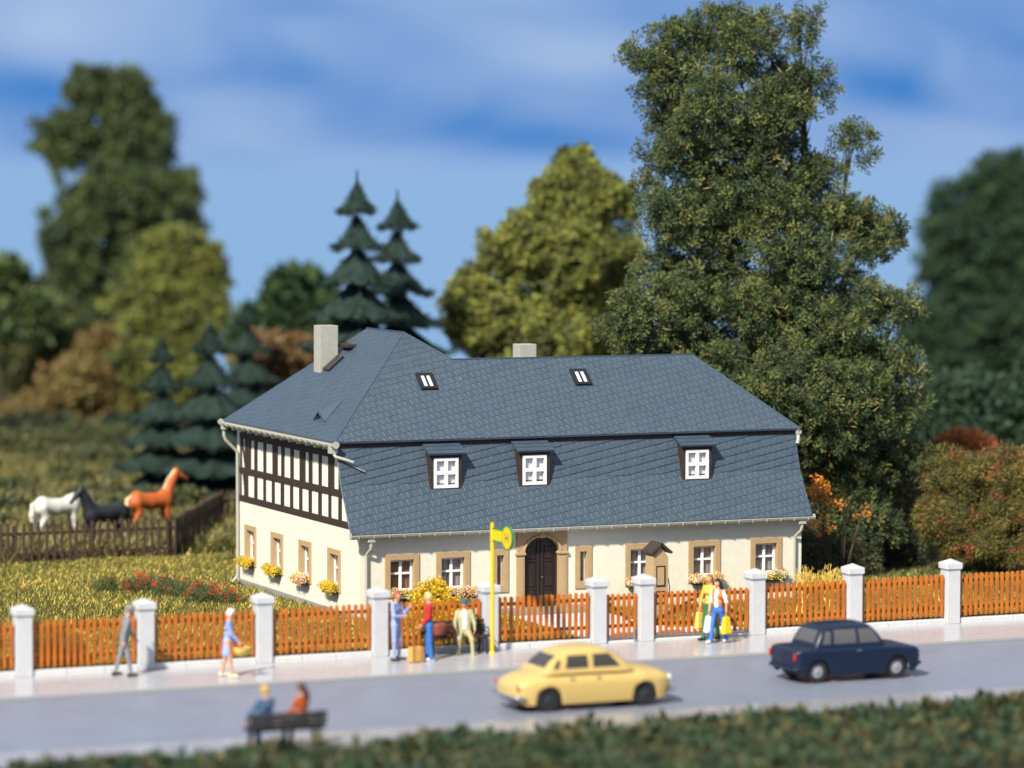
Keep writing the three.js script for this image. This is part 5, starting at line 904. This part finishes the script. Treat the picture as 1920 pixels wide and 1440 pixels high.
// ---------------------------------------------------------------- horses (built facing +x)
function horse(label, pos, turn, o) {
  const t = thing('horse', label, 'horse', pos, turn, 'horses in the paddock'), c = o.coat, m = o.mane, b = [], sock = o.sock ?? c, hoof = [0.05, 0.04, 0.035], A = (x, y, z) => V(x, y, z);
  b.push([A(-0.62, 1.2, 0), A(-0.1, 1.13, 0), 0.27, 0.275, c], [A(-0.1, 1.13, 0), A(0.5, 1.16, 0), 0.275, 0.275, c], [A(-0.62, 1.28, 0), A(-0.75, 1.1, 0), 0.23, 0.2, c], [A(0.42, 1.32, 0), A(0.55, 1.05, 0), 0.2, 0.2, c]);
  const pole = A(...o.pole), muzzle = A(...o.muzzle), nb = A(0.58, 1.34, 0), nm = nb.clone().lerp(pole, 0.5).add(A(-0.02, 0.05, 0));
  b.push([nb, nm, 0.22, 0.165, c], [nm, pole, 0.165, 0.12, c], [pole, pole.clone().lerp(muzzle, 0.5), 0.105, 0.09, c], [pole.clone().lerp(muzzle, 0.5), muzzle, 0.08, 0.058, c]);
  for (const s of [-1, 1]) b.push([pole.clone().add(A(0, 0.07, s * 0.06)), pole.clone().add(A(0.02, 0.2, s * 0.075)), 0.035, 0.012, c]);
  const leg = (x, z, hind, sw) => { const q = hind ? [[x, 1.12], [x + 0.1, 0.82], [x - 0.1, 0.52], [x - 0.04 + sw, 0.14], [x + 0.03 + sw, 0.05]] : [[x, 1.05], [x + 0.02, 0.76], [x + 0.03 + sw * 0.5, 0.46], [x + 0.01 + sw, 0.14], [x + 0.06 + sw, 0.05]], r = hind ? [0.17, 0.115, 0.06, 0.042, 0.06] : [0.13, 0.085, 0.055, 0.04, 0.06]; for (let k = 0; k < 4; k++) b.push([A(q[k][0], q[k][1], z), A(q[k + 1][0], q[k + 1][1], z), r[k], r[k + 1], k === 3 ? hoof : k === 2 ? sock : c]); };
  leg(-0.66, 0.13, true, o.st?.[0] ?? -0.05); leg(-0.66, -0.13, true, o.st?.[1] ?? 0.12); leg(0.5, 0.13, false, o.st?.[2] ?? 0.05); leg(0.5, -0.13, false, o.st?.[3] ?? -0.08);
  mesh('body', skin(b, 0.03, 0.022), paint, t);
  const crest = [nb.clone().add(A(-0.12, 0.14, 0)), nm.clone().add(A(-0.1, 0.08, 0)), pole.clone().add(A(-0.06, 0.06, 0)), pole.clone().add(A(0.07, 0.03, 0))], mb = [];
  for (let k = 0; k < 3; k++) { mb.push([crest[k], crest[k + 1], 0.06, 0.055, m]); for (const e of [0.1, 0.4, 0.7]) { const p = crest[k].clone().lerp(crest[k + 1], e); mb.push([p, p.clone().add(A(-0.02, -0.16, 0.1)), 0.05, 0.02, m]); } }
  mesh('mane', skin(mb, 0.02, 0.012), paint, t);
  mesh('tail', skin([[A(-0.84, 1.34, 0), A(-0.99, 1.22, 0), 0.05, 0.075, m], [A(-0.99, 1.22, 0), A(-1.04, 0.9, 0.02), 0.075, 0.085, m], [A(-1.04, 0.9, 0.02), A(-1.0, 0.5, 0.02), 0.085, 0.03, m]], 0.02, 0.012), paint, t);
  for (const s of [-1, 1]) mesh('eye', ball(pole.clone().lerp(muzzle, 0.28).add(A(0.0, 0.03, s * 0.085)), 0.018, 0.02, 0.014, [0.01, 0.01, 0.01], 8), paint, t);
}
horse('white horse grazing side-on behind the brown paddock fence', [-1.55, 0, -23.9], 0.25, { coat: [0.60, 0.58, 0.52], mane: [0.66, 0.64, 0.56], pole: [1.02, 1.42, 0], muzzle: [1.4, 1.1, 0] });
horse('black horse looking back left, between the white and chestnut horses', [-0.85, 0, -21.1], Math.PI + 0.35, { coat: [0.014, 0.015, 0.019], mane: [0.010, 0.010, 0.013], sock: [0.5, 0.5, 0.5], pole: [0.92, 1.95, 0], muzzle: [1.3, 1.58, 0], st: [0.05, -0.1, 0.18, -0.05] });
horse('chestnut horse with cream mane and tail, head raised', [1.95, 0, -24.6], 0.25, { coat: [0.42, 0.09, 0.012], mane: [0.66, 0.50, 0.26], pole: [0.95, 2.06, 0], muzzle: [1.36, 1.84, 0] });
// ---------------------------------------------------------------- cars (built facing +x)
function curve(pts) { // smooth curve through [x, y] points
  return (x) => { const n = pts.length; if (x <= pts[0][0]) return pts[0][1]; if (x >= pts[n - 1][0]) return pts[n - 1][1]; let i = 0; while (x > pts[i + 1][0]) i++; const [x0, y0] = pts[i], [x1, y1] = pts[i + 1], h = x1 - x0, t = (x - x0) / h, sl = (k) => (k <= 0 || k >= n - 1 ? 0 : (pts[k + 1][1] - pts[k - 1][1]) / (pts[k + 1][0] - pts[k - 1][0])), a = sl(i) * h, b = sl(i + 1) * h; return (2 * t ** 3 - 3 * t * t + 1) * y0 + (t ** 3 - 2 * t * t + t) * a + (-2 * t ** 3 + 3 * t * t) * y1 + (t ** 3 - t * t) * b; };
}
function gridGeo(nu, nv, f) { const pos = [], idx = []; for (let j = 0; j <= nv; j++) for (let i = 0; i <= nu; i++) pos.push(...f(i / nu, j / nv)); for (let j = 0; j < nv; j++) for (let i = 0; i < nu; i++) { const a = j * (nu + 1) + i; idx.push(a, a + 1, a + nu + 2, a, a + nu + 2, a + nu + 1); } const g = new THREE.BufferGeometry(); g.setAttribute('position', new THREE.Float32BufferAttribute(pos, 3)); g.setIndex(idx); g.computeVertexNormals(); return g; }
function car(label, pos, turn, o) {
  const t = thing('car', label, 'car', pos, turn), { L, W, wheels, R } = o, top = curve(o.low), roof = curve(o.roof), cb = o.roof[0][0], cf = o.roof[o.roof.length - 1][0], nS = o.n ?? 3.4, sill = 0.17;
  const planW = (x) => W * Math.pow(Math.max(0, 1 - Math.pow(Math.abs(x) / (L / 2), o.plan ?? 6)), 1 / (o.plan ?? 6));
  const botY = (x) => { let y = sill + 0.16 * smooth(0.86, 1, Math.abs(x) / (L / 2)); for (const w of wheels) { const d = Math.abs(x - w); if (d < R + 0.035) y = Math.max(y, R - 0.02 + Math.sqrt((R + 0.035) ** 2 - d * d)); } return y; };
  const mid = o.mid ?? 0.58;
  const lower = (x, a) => { // a 0..1: round the top from the middle to the side, then down
    const w = planW(x), yt = top(x), yb = botY(x), ym = Math.max(yb + 0.03, Math.min(mid, yt - 0.1));
    if (a < 0.6) { const q = (1 - a / 0.6) * Math.PI / 2; return [w * Math.pow(Math.cos(q), 2 / nS), ym + (yt - ym) * Math.pow(Math.sin(q), 2 / nS)]; }
    const s = (a - 0.6) / 0.4; return [w * (1 - 0.05 * s * s), ym + (yb - ym) * s];
  };
  const xs = (u) => -L / 2 + L * (0.5 - 0.5 * Math.cos(Math.PI * u)) * 0.5 + L * u * 0.5;
  const parts = []; for (const s of [-1, 1]) parts.push(gridGeo(110, 26, (u, v) => { const x = xs(u), [z, y] = lower(x, v); return [x, y, s * z]; }));
  const wc = (x, y) => { const yr = roof(x), yb = top(x) - 0.06; if (yr <= yb + 0.01 || y > yr) return 0; const k = Math.max(0, (y - yb) / (yr - yb)); return (W * 0.93 - (o.tumble ?? 0.2) * Math.max(0, y - 0.85)) * Math.pow(Math.max(0, 1 - Math.pow(k, 5)), 1 / 5) * Math.pow(Math.max(0, 1 - Math.pow(Math.abs((x - (cb + cf) / 2) / ((cf - cb) / 2 + 0.02)), 7)), 1 / 7); };
  for (const s of [-1, 1]) parts.push(gridGeo(60, 20, (u, v) => { const x = cb + (cf - cb) * u, yb = top(x) - 0.06, yr = Math.max(yb, roof(x)), k = Math.pow(Math.sin(v * Math.PI / 2), 0.5), y = yb + (yr - yb) * k; return [x, y, s * wc(x, Math.min(y, yr - 1e-4)) * (v >= 1 ? 0 : 1)]; }));
  const bodyM = new THREE.MeshPhysicalMaterial({ color: new THREE.Color().setRGB(...o.paint), roughness: o.rough ?? 0.35, clearcoat: o.coat ?? 0.3, clearcoatRoughness: 0.25, side: THREE.DoubleSide });
  mesh('body', merge(parts), bodyM, t);
  const dark = std([0.012, 0.012, 0.014], 0.6), chrome = std([0.45, 0.46, 0.48], 0.25, { metalness: 0.8 }), glassM = std(o.glass ?? [0.03, 0.03, 0.035], 0.08, { side: THREE.DoubleSide });
  mesh('underbody', box(-L / 2 + 0.25, 0.17, -W + 0.28, L / 2 - 0.25, 0.6, W - 0.28), dark, t);
  for (const wn of o.windows) for (const s of [-1, 1]) { // [x0 bottom, x1 bottom, x0 top, x1 top, y0, y1]
    mesh('side_window', gridGeo(8, 5, (u, v) => { const x = (wn[0] + (wn[1] - wn[0]) * u) * (1 - v) + (wn[2] + (wn[3] - wn[2]) * u) * v, y = wn[4] + (wn[5] - wn[4]) * v; return [x, y, s * (wc(x, y) + 0.006)]; }), glassM, t);
  }
  for (const [sg, y0, y1, wd] of [[-1, ...o.rear], [1, ...o.front]]) {
    const edge = (y, z) => { let a = (cb + cf) / 2, b = sg < 0 ? cb : cf; for (let k = 0; k < 30; k++) { const m = (a + b) / 2; if (wc(m, y) > Math.abs(z)) a = m; else b = m; } return a + sg * 0.008; };
    mesh(sg < 0 ? 'rear_window' : 'windscreen', gridGeo(12, 6, (u, v) => { const y = y0 + (y1 - y0) * v, z = (u - 0.5) * 2 * wd * (1 - 0.14 * v); return [edge(y, z), y + 0.004, z]; }), glassM, t);
  }
  const tyre = new THREE.LatheGeometry([[R * 0.58, -0.06], [R * 0.9, -0.075], [R, -0.05], [R, 0.05], [R * 0.9, 0.075], [R * 0.58, 0.06]].map((q) => new THREE.Vector2(...q)), 28); tyre.rotateX(Math.PI / 2);
  const rim = new THREE.LatheGeometry([[0, 0.06], [R * 0.18, 0.062], [R * 0.24, 0.03], [R * 0.45, 0.035], [R * 0.6, 0.055], [R * 0.6, -0.055], [0, -0.055]].map((q) => new THREE.Vector2(...q)), 24); rim.rotateX(Math.PI / 2);
  for (const x of wheels) for (const s of [-1, 1]) { const w = new THREE.Group(); w.name = 'wheel'; w.position.set(x, R, s * (W - 0.15)); if (s < 0) w.rotation.y = Math.PI; t.add(w); mesh('tyre', tyre, std([0.012, 0.012, 0.013], 0.8), w); mesh('rim', rim, o.rim === 'dark' ? std([0.05, 0.055, 0.06], 0.4, { metalness: 0.5 }) : std([0.42, 0.43, 0.44], 0.35, { metalness: 0.5 }), w); }
  for (const s of [-1, 1]) {
    const bx = s * (L / 2 + 0.04); mesh(s < 0 ? 'rear_bumper' : 'front_bumper', [tube([[bx - s * 0.25, 0.36, -W + 0.05], [bx - s * 0.04, 0.36, -W + 0.12], [bx, 0.36, 0], [bx - s * 0.04, 0.36, W - 0.12], [bx - s * 0.25, 0.36, W - 0.05]], 0.045, 30, 8)], o.bumper === 'body' ? bodyM : chrome, t);
    const rl = new THREE.SphereGeometry(1, 14, 10); rl.scale(0.03, o.lamp[0], o.lamp[1]); rl.translate(-L / 2 + o.lamp[3], o.lamp[2], s * (W - o.lamp[4])); mesh('rear_lamp', rl, std([0.5, 0.015, 0.012], 0.3), t);
    const hl = new THREE.SphereGeometry(0.08, 16, 12); hl.scale(0.5, 1, 1); hl.translate(L / 2 - 0.075, 0.62, s * (W - 0.26)); mesh('headlight', hl, std([0.7, 0.7, 0.7], 0.12), t);
  }
  const sx = o.windows[0][0] - 0.03; for (const s of [-1, 1]) for (const x of o.handles) mesh('door_handle', box(x - 0.06, 0.75, s * (W * 0.995) - 0.012, x + 0.06, 0.775, s * (W * 0.995) + 0.02, 0.008), chrome, t);
}
car('pale yellow rounded saloon car driving right', [-0.36, -0.08, 15.3], 0.0, { L: 4.05, W: 0.78, wheels: [-1.2, 1.24], R: 0.285, plan: 5, n: 2.8, mid: 0.56, paint: [0.55, 0.385, 0.125], low: [[-2.03, 0.60], [-1.85, 0.76], [-1.4, 0.9], [-0.6, 0.93], [0.6, 0.92], [1.2, 0.90], [1.7, 0.83], [1.95, 0.72], [2.03, 0.6]], roof: [[-1.42, 0.84], [-1.1, 1.14], [-0.72, 1.37], [-0.25, 1.44], [0.2, 1.42], [0.5, 1.3], [0.78, 1.1], [1.05, 0.86]], tumble: 0.28, windows: [[-1.1, -0.95, -0.95, -0.88, 0.98, 1.18], [-0.78, -0.2, -0.7, -0.2, 0.98, 1.27], [-0.08, 0.62, -0.06, 0.36, 0.98, 1.28]], rear: [1.0, 1.26, 0.5], front: [0.99, 1.28, 0.55], lamp: [0.06, 0.05, 0.6, 0.06, 0.16], handles: [-0.65, 0.02], rim: 'dark', glass: [0.045, 0.04, 0.035] });
car('dark blue boxy two-door saloon with tail fins', [7.46, -0.08, 13.72], 0.0, { L: 3.5, W: 0.745, wheels: [-1.12, 1.08], R: 0.28, plan: 12, n: 6, mid: 0.66, paint: [0.003, 0.010, 0.032], rough: 0.38, coat: 0.08, low: [[-1.76, 0.80], [-1.6, 0.86], [-1.0, 0.87], [0.6, 0.86], [0.95, 0.85], [1.5, 0.80], [1.68, 0.74], [1.76, 0.62]], roof: [[-1.24, 0.8], [-1.1, 1.1], [-0.96, 1.33], [-0.62, 1.39], [0.16, 1.4], [0.42, 1.35], [0.63, 1.12], [0.88, 0.8]], tumble: 0.22, windows: [[-1.0, -0.78, -0.88, -0.74, 0.94, 1.24], [-0.69, -0.06, -0.65, -0.06, 0.94, 1.27], [0.02, 0.6, 0.02, 0.4, 0.94, 1.27]], rear: [0.96, 1.26, 0.52], front: [0.96, 1.27, 0.55], lamp: [0.1, 0.035, 0.66, 0.0, 0.1], handles: [-0.02], bumper: 'body', glass: [0.09, 0.085, 0.085] });

// ---------------------------------------------------------------- bus stop
{
  const t = thing('bus_stop_sign', 'yellow bus stop pole with green-edged flag and round H disc', 'sign', [0.93, 0, 6.92]);
  const yel = std([0.80, 0.50, 0.005], 0.45), grn = std([0.02, 0.20, 0.05], 0.5);
  mesh('pole', [cyl(V(0, 0, 0), V(0, 3.36, 0), 0.05, 0.05, 14), cyl(V(0, 0, 0), V(0, 0.05, 0), 0.09, 0.07, 14)], yel, t);
  // the flag stands across the pavement, its face to the left
  mesh('flag', box(-0.022, 2.9, 0.04, 0.022, 3.24, 0.78, 0.008), yel, t);
  mesh('flag_border', [box(-0.026, 3.2, 0.05, 0.026, 3.25, 0.76), box(-0.026, 2.89, 0.05, 0.026, 2.935, 0.76)], grn, t);
  const disc = (r, w) => { const g = new THREE.CylinderGeometry(r, r, w, 32); g.rotateZ(Math.PI / 2); g.translate(0, 3.06, 0.98); return g; };
  mesh('disc_border', disc(0.32, 0.05), grn, t); mesh('disc', disc(0.275, 0.056), yel, t);
  for (const s of [-1, 1]) mesh('letter_h', [box(s * 0.03 - 0.004, 2.93, 0.86, s * 0.03 + 0.004, 3.19, 0.91), box(s * 0.03 - 0.004, 2.93, 1.05, s * 0.03 + 0.004, 3.19, 1.1), box(s * 0.03 - 0.003, 3.035, 0.91, s * 0.03 + 0.003, 3.085, 1.05)], grn, t);
}
// ---------------------------------------------------------------- garden pump housing
{
  const t = thing('garden_pump', 'narrow tan panelled pump housing with dark pitched roof before the facade', 'pump', [7.95, 0, 2.15]), w = 0.23, d = 0.25;
  mesh('casing', box(-w, 0.02, -d, w, 1.72, d, 0.008), M.stone, t);
  mesh('gable', slab([[-w, 1.715, d - 0.005], [w, 1.715, d - 0.005], [0, 2.0, d - 0.005]], [0, 0, 1], 2 * d - 0.01), M.stone, t);
  mesh('base', box(-w - 0.05, 0.0, -d - 0.05, w + 0.05, 0.3, d + 0.05, 0.015), M.stone, t);
  for (const [y0, y1] of [[0.42, 0.78], [0.9, 1.48]]) {
    mesh('panel_frame', ext(rectShape(-0.14, y0, 0.14, y1, [[-0.115, y0 + 0.03, 0.115, y1 - 0.03]]), 0.014).translate(0, 0, d), M.timber, t);
    mesh('panel', box(-0.1, y0 + 0.045, d - 0.01, 0.1, y1 - 0.045, d + 0.022, 0.008), M.stone, t);
    mesh('side_panel', box(-w - 0.018, y0 + 0.02, -0.14, -w + 0.01, y1 - 0.02, 0.14, 0.008), M.stone, t);
  }
  for (const s of [-1, 1]) { const p = [[0, 2.13, -d - 0.08], [0, 2.13, d + 0.09], [s * 0.33, 1.86, d + 0.09], [s * 0.33, 1.86, -d - 0.08]]; const n = s > 0 ? [0.57, 0.82, 0] : [-0.57, 0.82, 0]; mesh('roof_board', slab(s > 0 ? p : [...p].reverse(), n, 0.06), std([0.045, 0.03, 0.024], 0.6), t); }
  mesh('handle', [tube([[w, 1.2, 0], [w + 0.12, 1.1, 0], [w + 0.16, 0.8, 0.02], [w + 0.12, 0.55, 0.02]], 0.014, 14, 6)], M.black, t);
}
// ---------------------------------------------------------------- flower boxes
const petals = [[[0.78, 0.52, 0.02], [0.70, 0.46, 0.03], [0.55, 0.5, 0.08]], [[0.78, 0.52, 0.02], [0.8, 0.78, 0.6], [0.75, 0.35, 0.25]], [[0.8, 0.8, 0.7], [0.75, 0.3, 0.2], [0.75, 0.55, 0.05], [0.3, 0.34, 0.05]]];
function flowerBox(label, pos, turn, w, mix, seed) {
  const t = thing('flower_box', label, 'flower box', pos, turn, 'window flower boxes'), R = rng(seed);
  mesh('trough', slab([[-w / 2, 0.13, 0.17], [w / 2, 0.13, 0.17], [w / 2, 0.13, 0.0], [-w / 2, 0.13, 0.0]], [0, 1, 0], 0.125), std([0.018, 0.016, 0.014], 0.6), t);
  const l = [], l2 = [];
  for (let k = 0; k < 190; k++) { const x = (R() - 0.5) * w * 1.18, f = Math.sqrt(R()), y = 0.09 + 0.34 * f * (0.6 + 0.4 * PN.noise(x * 4 + seed, 1, 2)), z = 0.11 + 0.22 * (R() - 0.35); l.push([x, y - (z > 0.17 ? 0.1 * R() : 0), z, 0.042 + 0.018 * R(), ...pick(petals[mix], R)]); }
  for (let k = 0; k < 60; k++) l2.push([(R() - 0.5) * w, 0.1 + 0.12 * R(), 0.09 + 0.12 * (R() - 0.4), 0.05, ...pick([[0.10, 0.12, 0.02], [0.05, 0.08, 0.02]], R)]);
  instances(t, 'blossoms', clumpPetal, l); instances(t, 'leaves', clumpFine, l2);
}
const fx = frontWin.map(([a, b]) => (a + b) / 2);
flowerBox('flower box with pink and white blossom under the window nearest the corner pipe', [fx[0] + 0.12, 0.52, WZ + 0.045], 0, 0.82, 2, 101);
flowerBox('flower box under the window behind the yellow bush', [fx[1] + 0.2, 0.52, WZ + 0.045], 0, 0.78, 1, 102);
flowerBox('flower box under the window half hidden by the pump housing', [fx[2] - 0.05, 0.56, WZ + 0.045], 0, 0.8, 2, 103);
flowerBox('flower box under the front window above the couple with bags', [fx[3], 0.56, WZ + 0.045], 0, 0.84, 1, 104);
flowerBox('flower box under the front window nearest the right house corner', [fx[4] + 0.1, 0.56, WZ + 0.045], 0, 0.84, 2, 105);
['flower box under the gable window farthest from the street', 'flower box under the second gable window from the back', 'flower box under the third gable window from the back', 'flower box under the gable window nearest the street corner'].forEach((s, i) => flowerBox(s, [WX - 0.045, 0.56, gableWin[i] - 0.05], -Math.PI / 2, 0.82, i === 2 ? 1 : 0, 110 + i));
// ---------------------------------------------------------------- garden plants
const yellowStem = std([0.40, 0.27, 0.04], 0.8);
shrub('forsythia_bush', 'bright yellow flowering bush behind the bench bay of the fence', 'bush', [[1.25, 0.8, 2.0, 0.55, 0.5], [0.85, 0.45, 2.3, 0.45, 0.45], [1.75, 0.45, 2.0, 0.5, 0.45], [1.2, 0.3, 2.4, 0.62, 0.35], [1.4, 1.05, 1.9, 0.36, 0.28]], 950, 0.075, [[0.70, 0.45, 0.008], [0.62, 0.39, 0.008], [0.76, 0.53, 0.025], [0.42, 0.27, 0.01]], clumpPetal, { seed: 121, thr: -0.2, nf: 2.2, stemMat: yellowStem });
{ // dry yellow bush of bare branching twigs
  const t = thing('dry_bush', 'bare yellow branching bush behind the fence bay above the dark car', 'bush', [12.35, 0, 3.2]), R = rng(131), g = [];
  const grow = (p, d, len, r, n) => { const e = p.clone().addScaledVector(d, len); g.push(cyl(p, e, r, r * 0.75, 5)); if (n) for (let k = 0; k < (n > 2 ? 3 : 2); k++) grow(e, d.clone().add(V((R() - 0.5) * 1.3, (R() - 0.1) * 0.5, (R() - 0.5) * 1.3)).normalize(), len * (0.62 + 0.2 * R()), r * 0.72, n - 1); };
  for (let k = 0; k < 16; k++) grow(V((R() - 0.5) * 1.7, -0.02, (R() - 0.5) * 0.7), V((R() - 0.5) * 0.5, 1, (R() - 0.5) * 0.5).normalize(), 0.36 + 0.14 * R(), 0.028, 4);
  mesh('branches', merge(g), std([0.62, 0.44, 0.09], 0.75), t);
}
shrub('shrub', 'dark green shrub at the left picture edge behind the fence', 'shrub', [[-11.9, 0.8, 4.8, 0.55, 0.6], [-12.3, 0.5, 5.0, 0.6, 0.5]], 500, 0.12, [[0.05, 0.06, 0.02], [0.035, 0.045, 0.016]], clumpFine, { seed: 141, thr: -0.4 });
shrub('shrub', 'small yellow-green shrub beside the leftmost fence pillar', 'shrub', [[-10.35, 0.65, 4.6, 0.6, 0.5], [-9.8, 0.45, 4.9, 0.5, 0.4], [-10.7, 0.4, 4.9, 0.4, 0.4]], 650, 0.11, [[0.17, 0.16, 0.03], [0.12, 0.12, 0.025], [0.09, 0.1, 0.022]], clumpFine, { seed: 142, thr: -0.4 });
const bed = [[-4.35, -9.3, 0.3, 0], [-3.6, -8.9, 0.42, 1], [-2.95, -9.3, 0.5, 2], [-2.9, -8.2, 0.4, 0], [-3.1, -7.2, 0.42, 0], [-2.35, -7.5, 0.5, 0], [-2.3, -6.5, 0.4, 1], [-2.75, -5.6, 0.4, 0], [-2.2, -5.2, 0.45, 1]];
const bedSay = ['small flowering clump at the far left of the garden bed', 'brightest red flowering clump in the garden bed', 'flowering clump with pale pink blossom in the garden bed', 'fourth flowering clump of the garden bed from the left', 'low green flowering clump in the middle of the garden bed', 'dark green bushy clump in the middle of the garden bed', 'red flowering clump right of the bed middle', 'sparse flowering clump nearest the fence in the bed', 'red flowering clump at the right end of the garden bed'];
bed.forEach(([x, z, r, k], i) => {
  const t = thing('flowering_plant', bedSay[i], 'flowers', [x, 0, z], 0, 'red flowers in the garden bed'), R = rng(150 + i), lobes = [[0, 0.2, 0, r, 0.3], [r * 0.6, 0.15, r * 0.3, r * 0.6, 0.22], [-r * 0.5, 0.15, -0.2, r * 0.6, 0.22]], sm = [];
  for (let q = 0; q < 6; q++) sm.push(cyl(V(0, -0.02, 0), V((R() - 0.5) * r, 0.25, (R() - 0.5) * r), 0.012, 0.006, 5));
  mesh('stems', sm, std([0.05, 0.06, 0.02], 0.8), t);
  instances(t, 'leaves', clumpFine, crownList(lobes, 110, 0.075, [[0.04, 0.085, 0.03], [0.06, 0.10, 0.03], [0.10, 0.11, 0.03]], { seed: 160 + i, thr: -0.5, floor: 0.02 }));
  instances(t, 'blossoms', clumpPetal, crownList(lobes.map((l) => [l[0], l[1] + 0.06, l[2], l[3], l[4]]), [7, 34, 26][k], 0.05, k === 2 ? [[0.6, 0.16, 0.12], [0.6, 0.05, 0.03]] : [[0.62, 0.03, 0.015], [0.5, 0.02, 0.012]], { seed: 170 + i, thr: -0.1, nf: 3, shell: 0.85, floor: 0.14 }));
});
renderer.render(scene, camera);
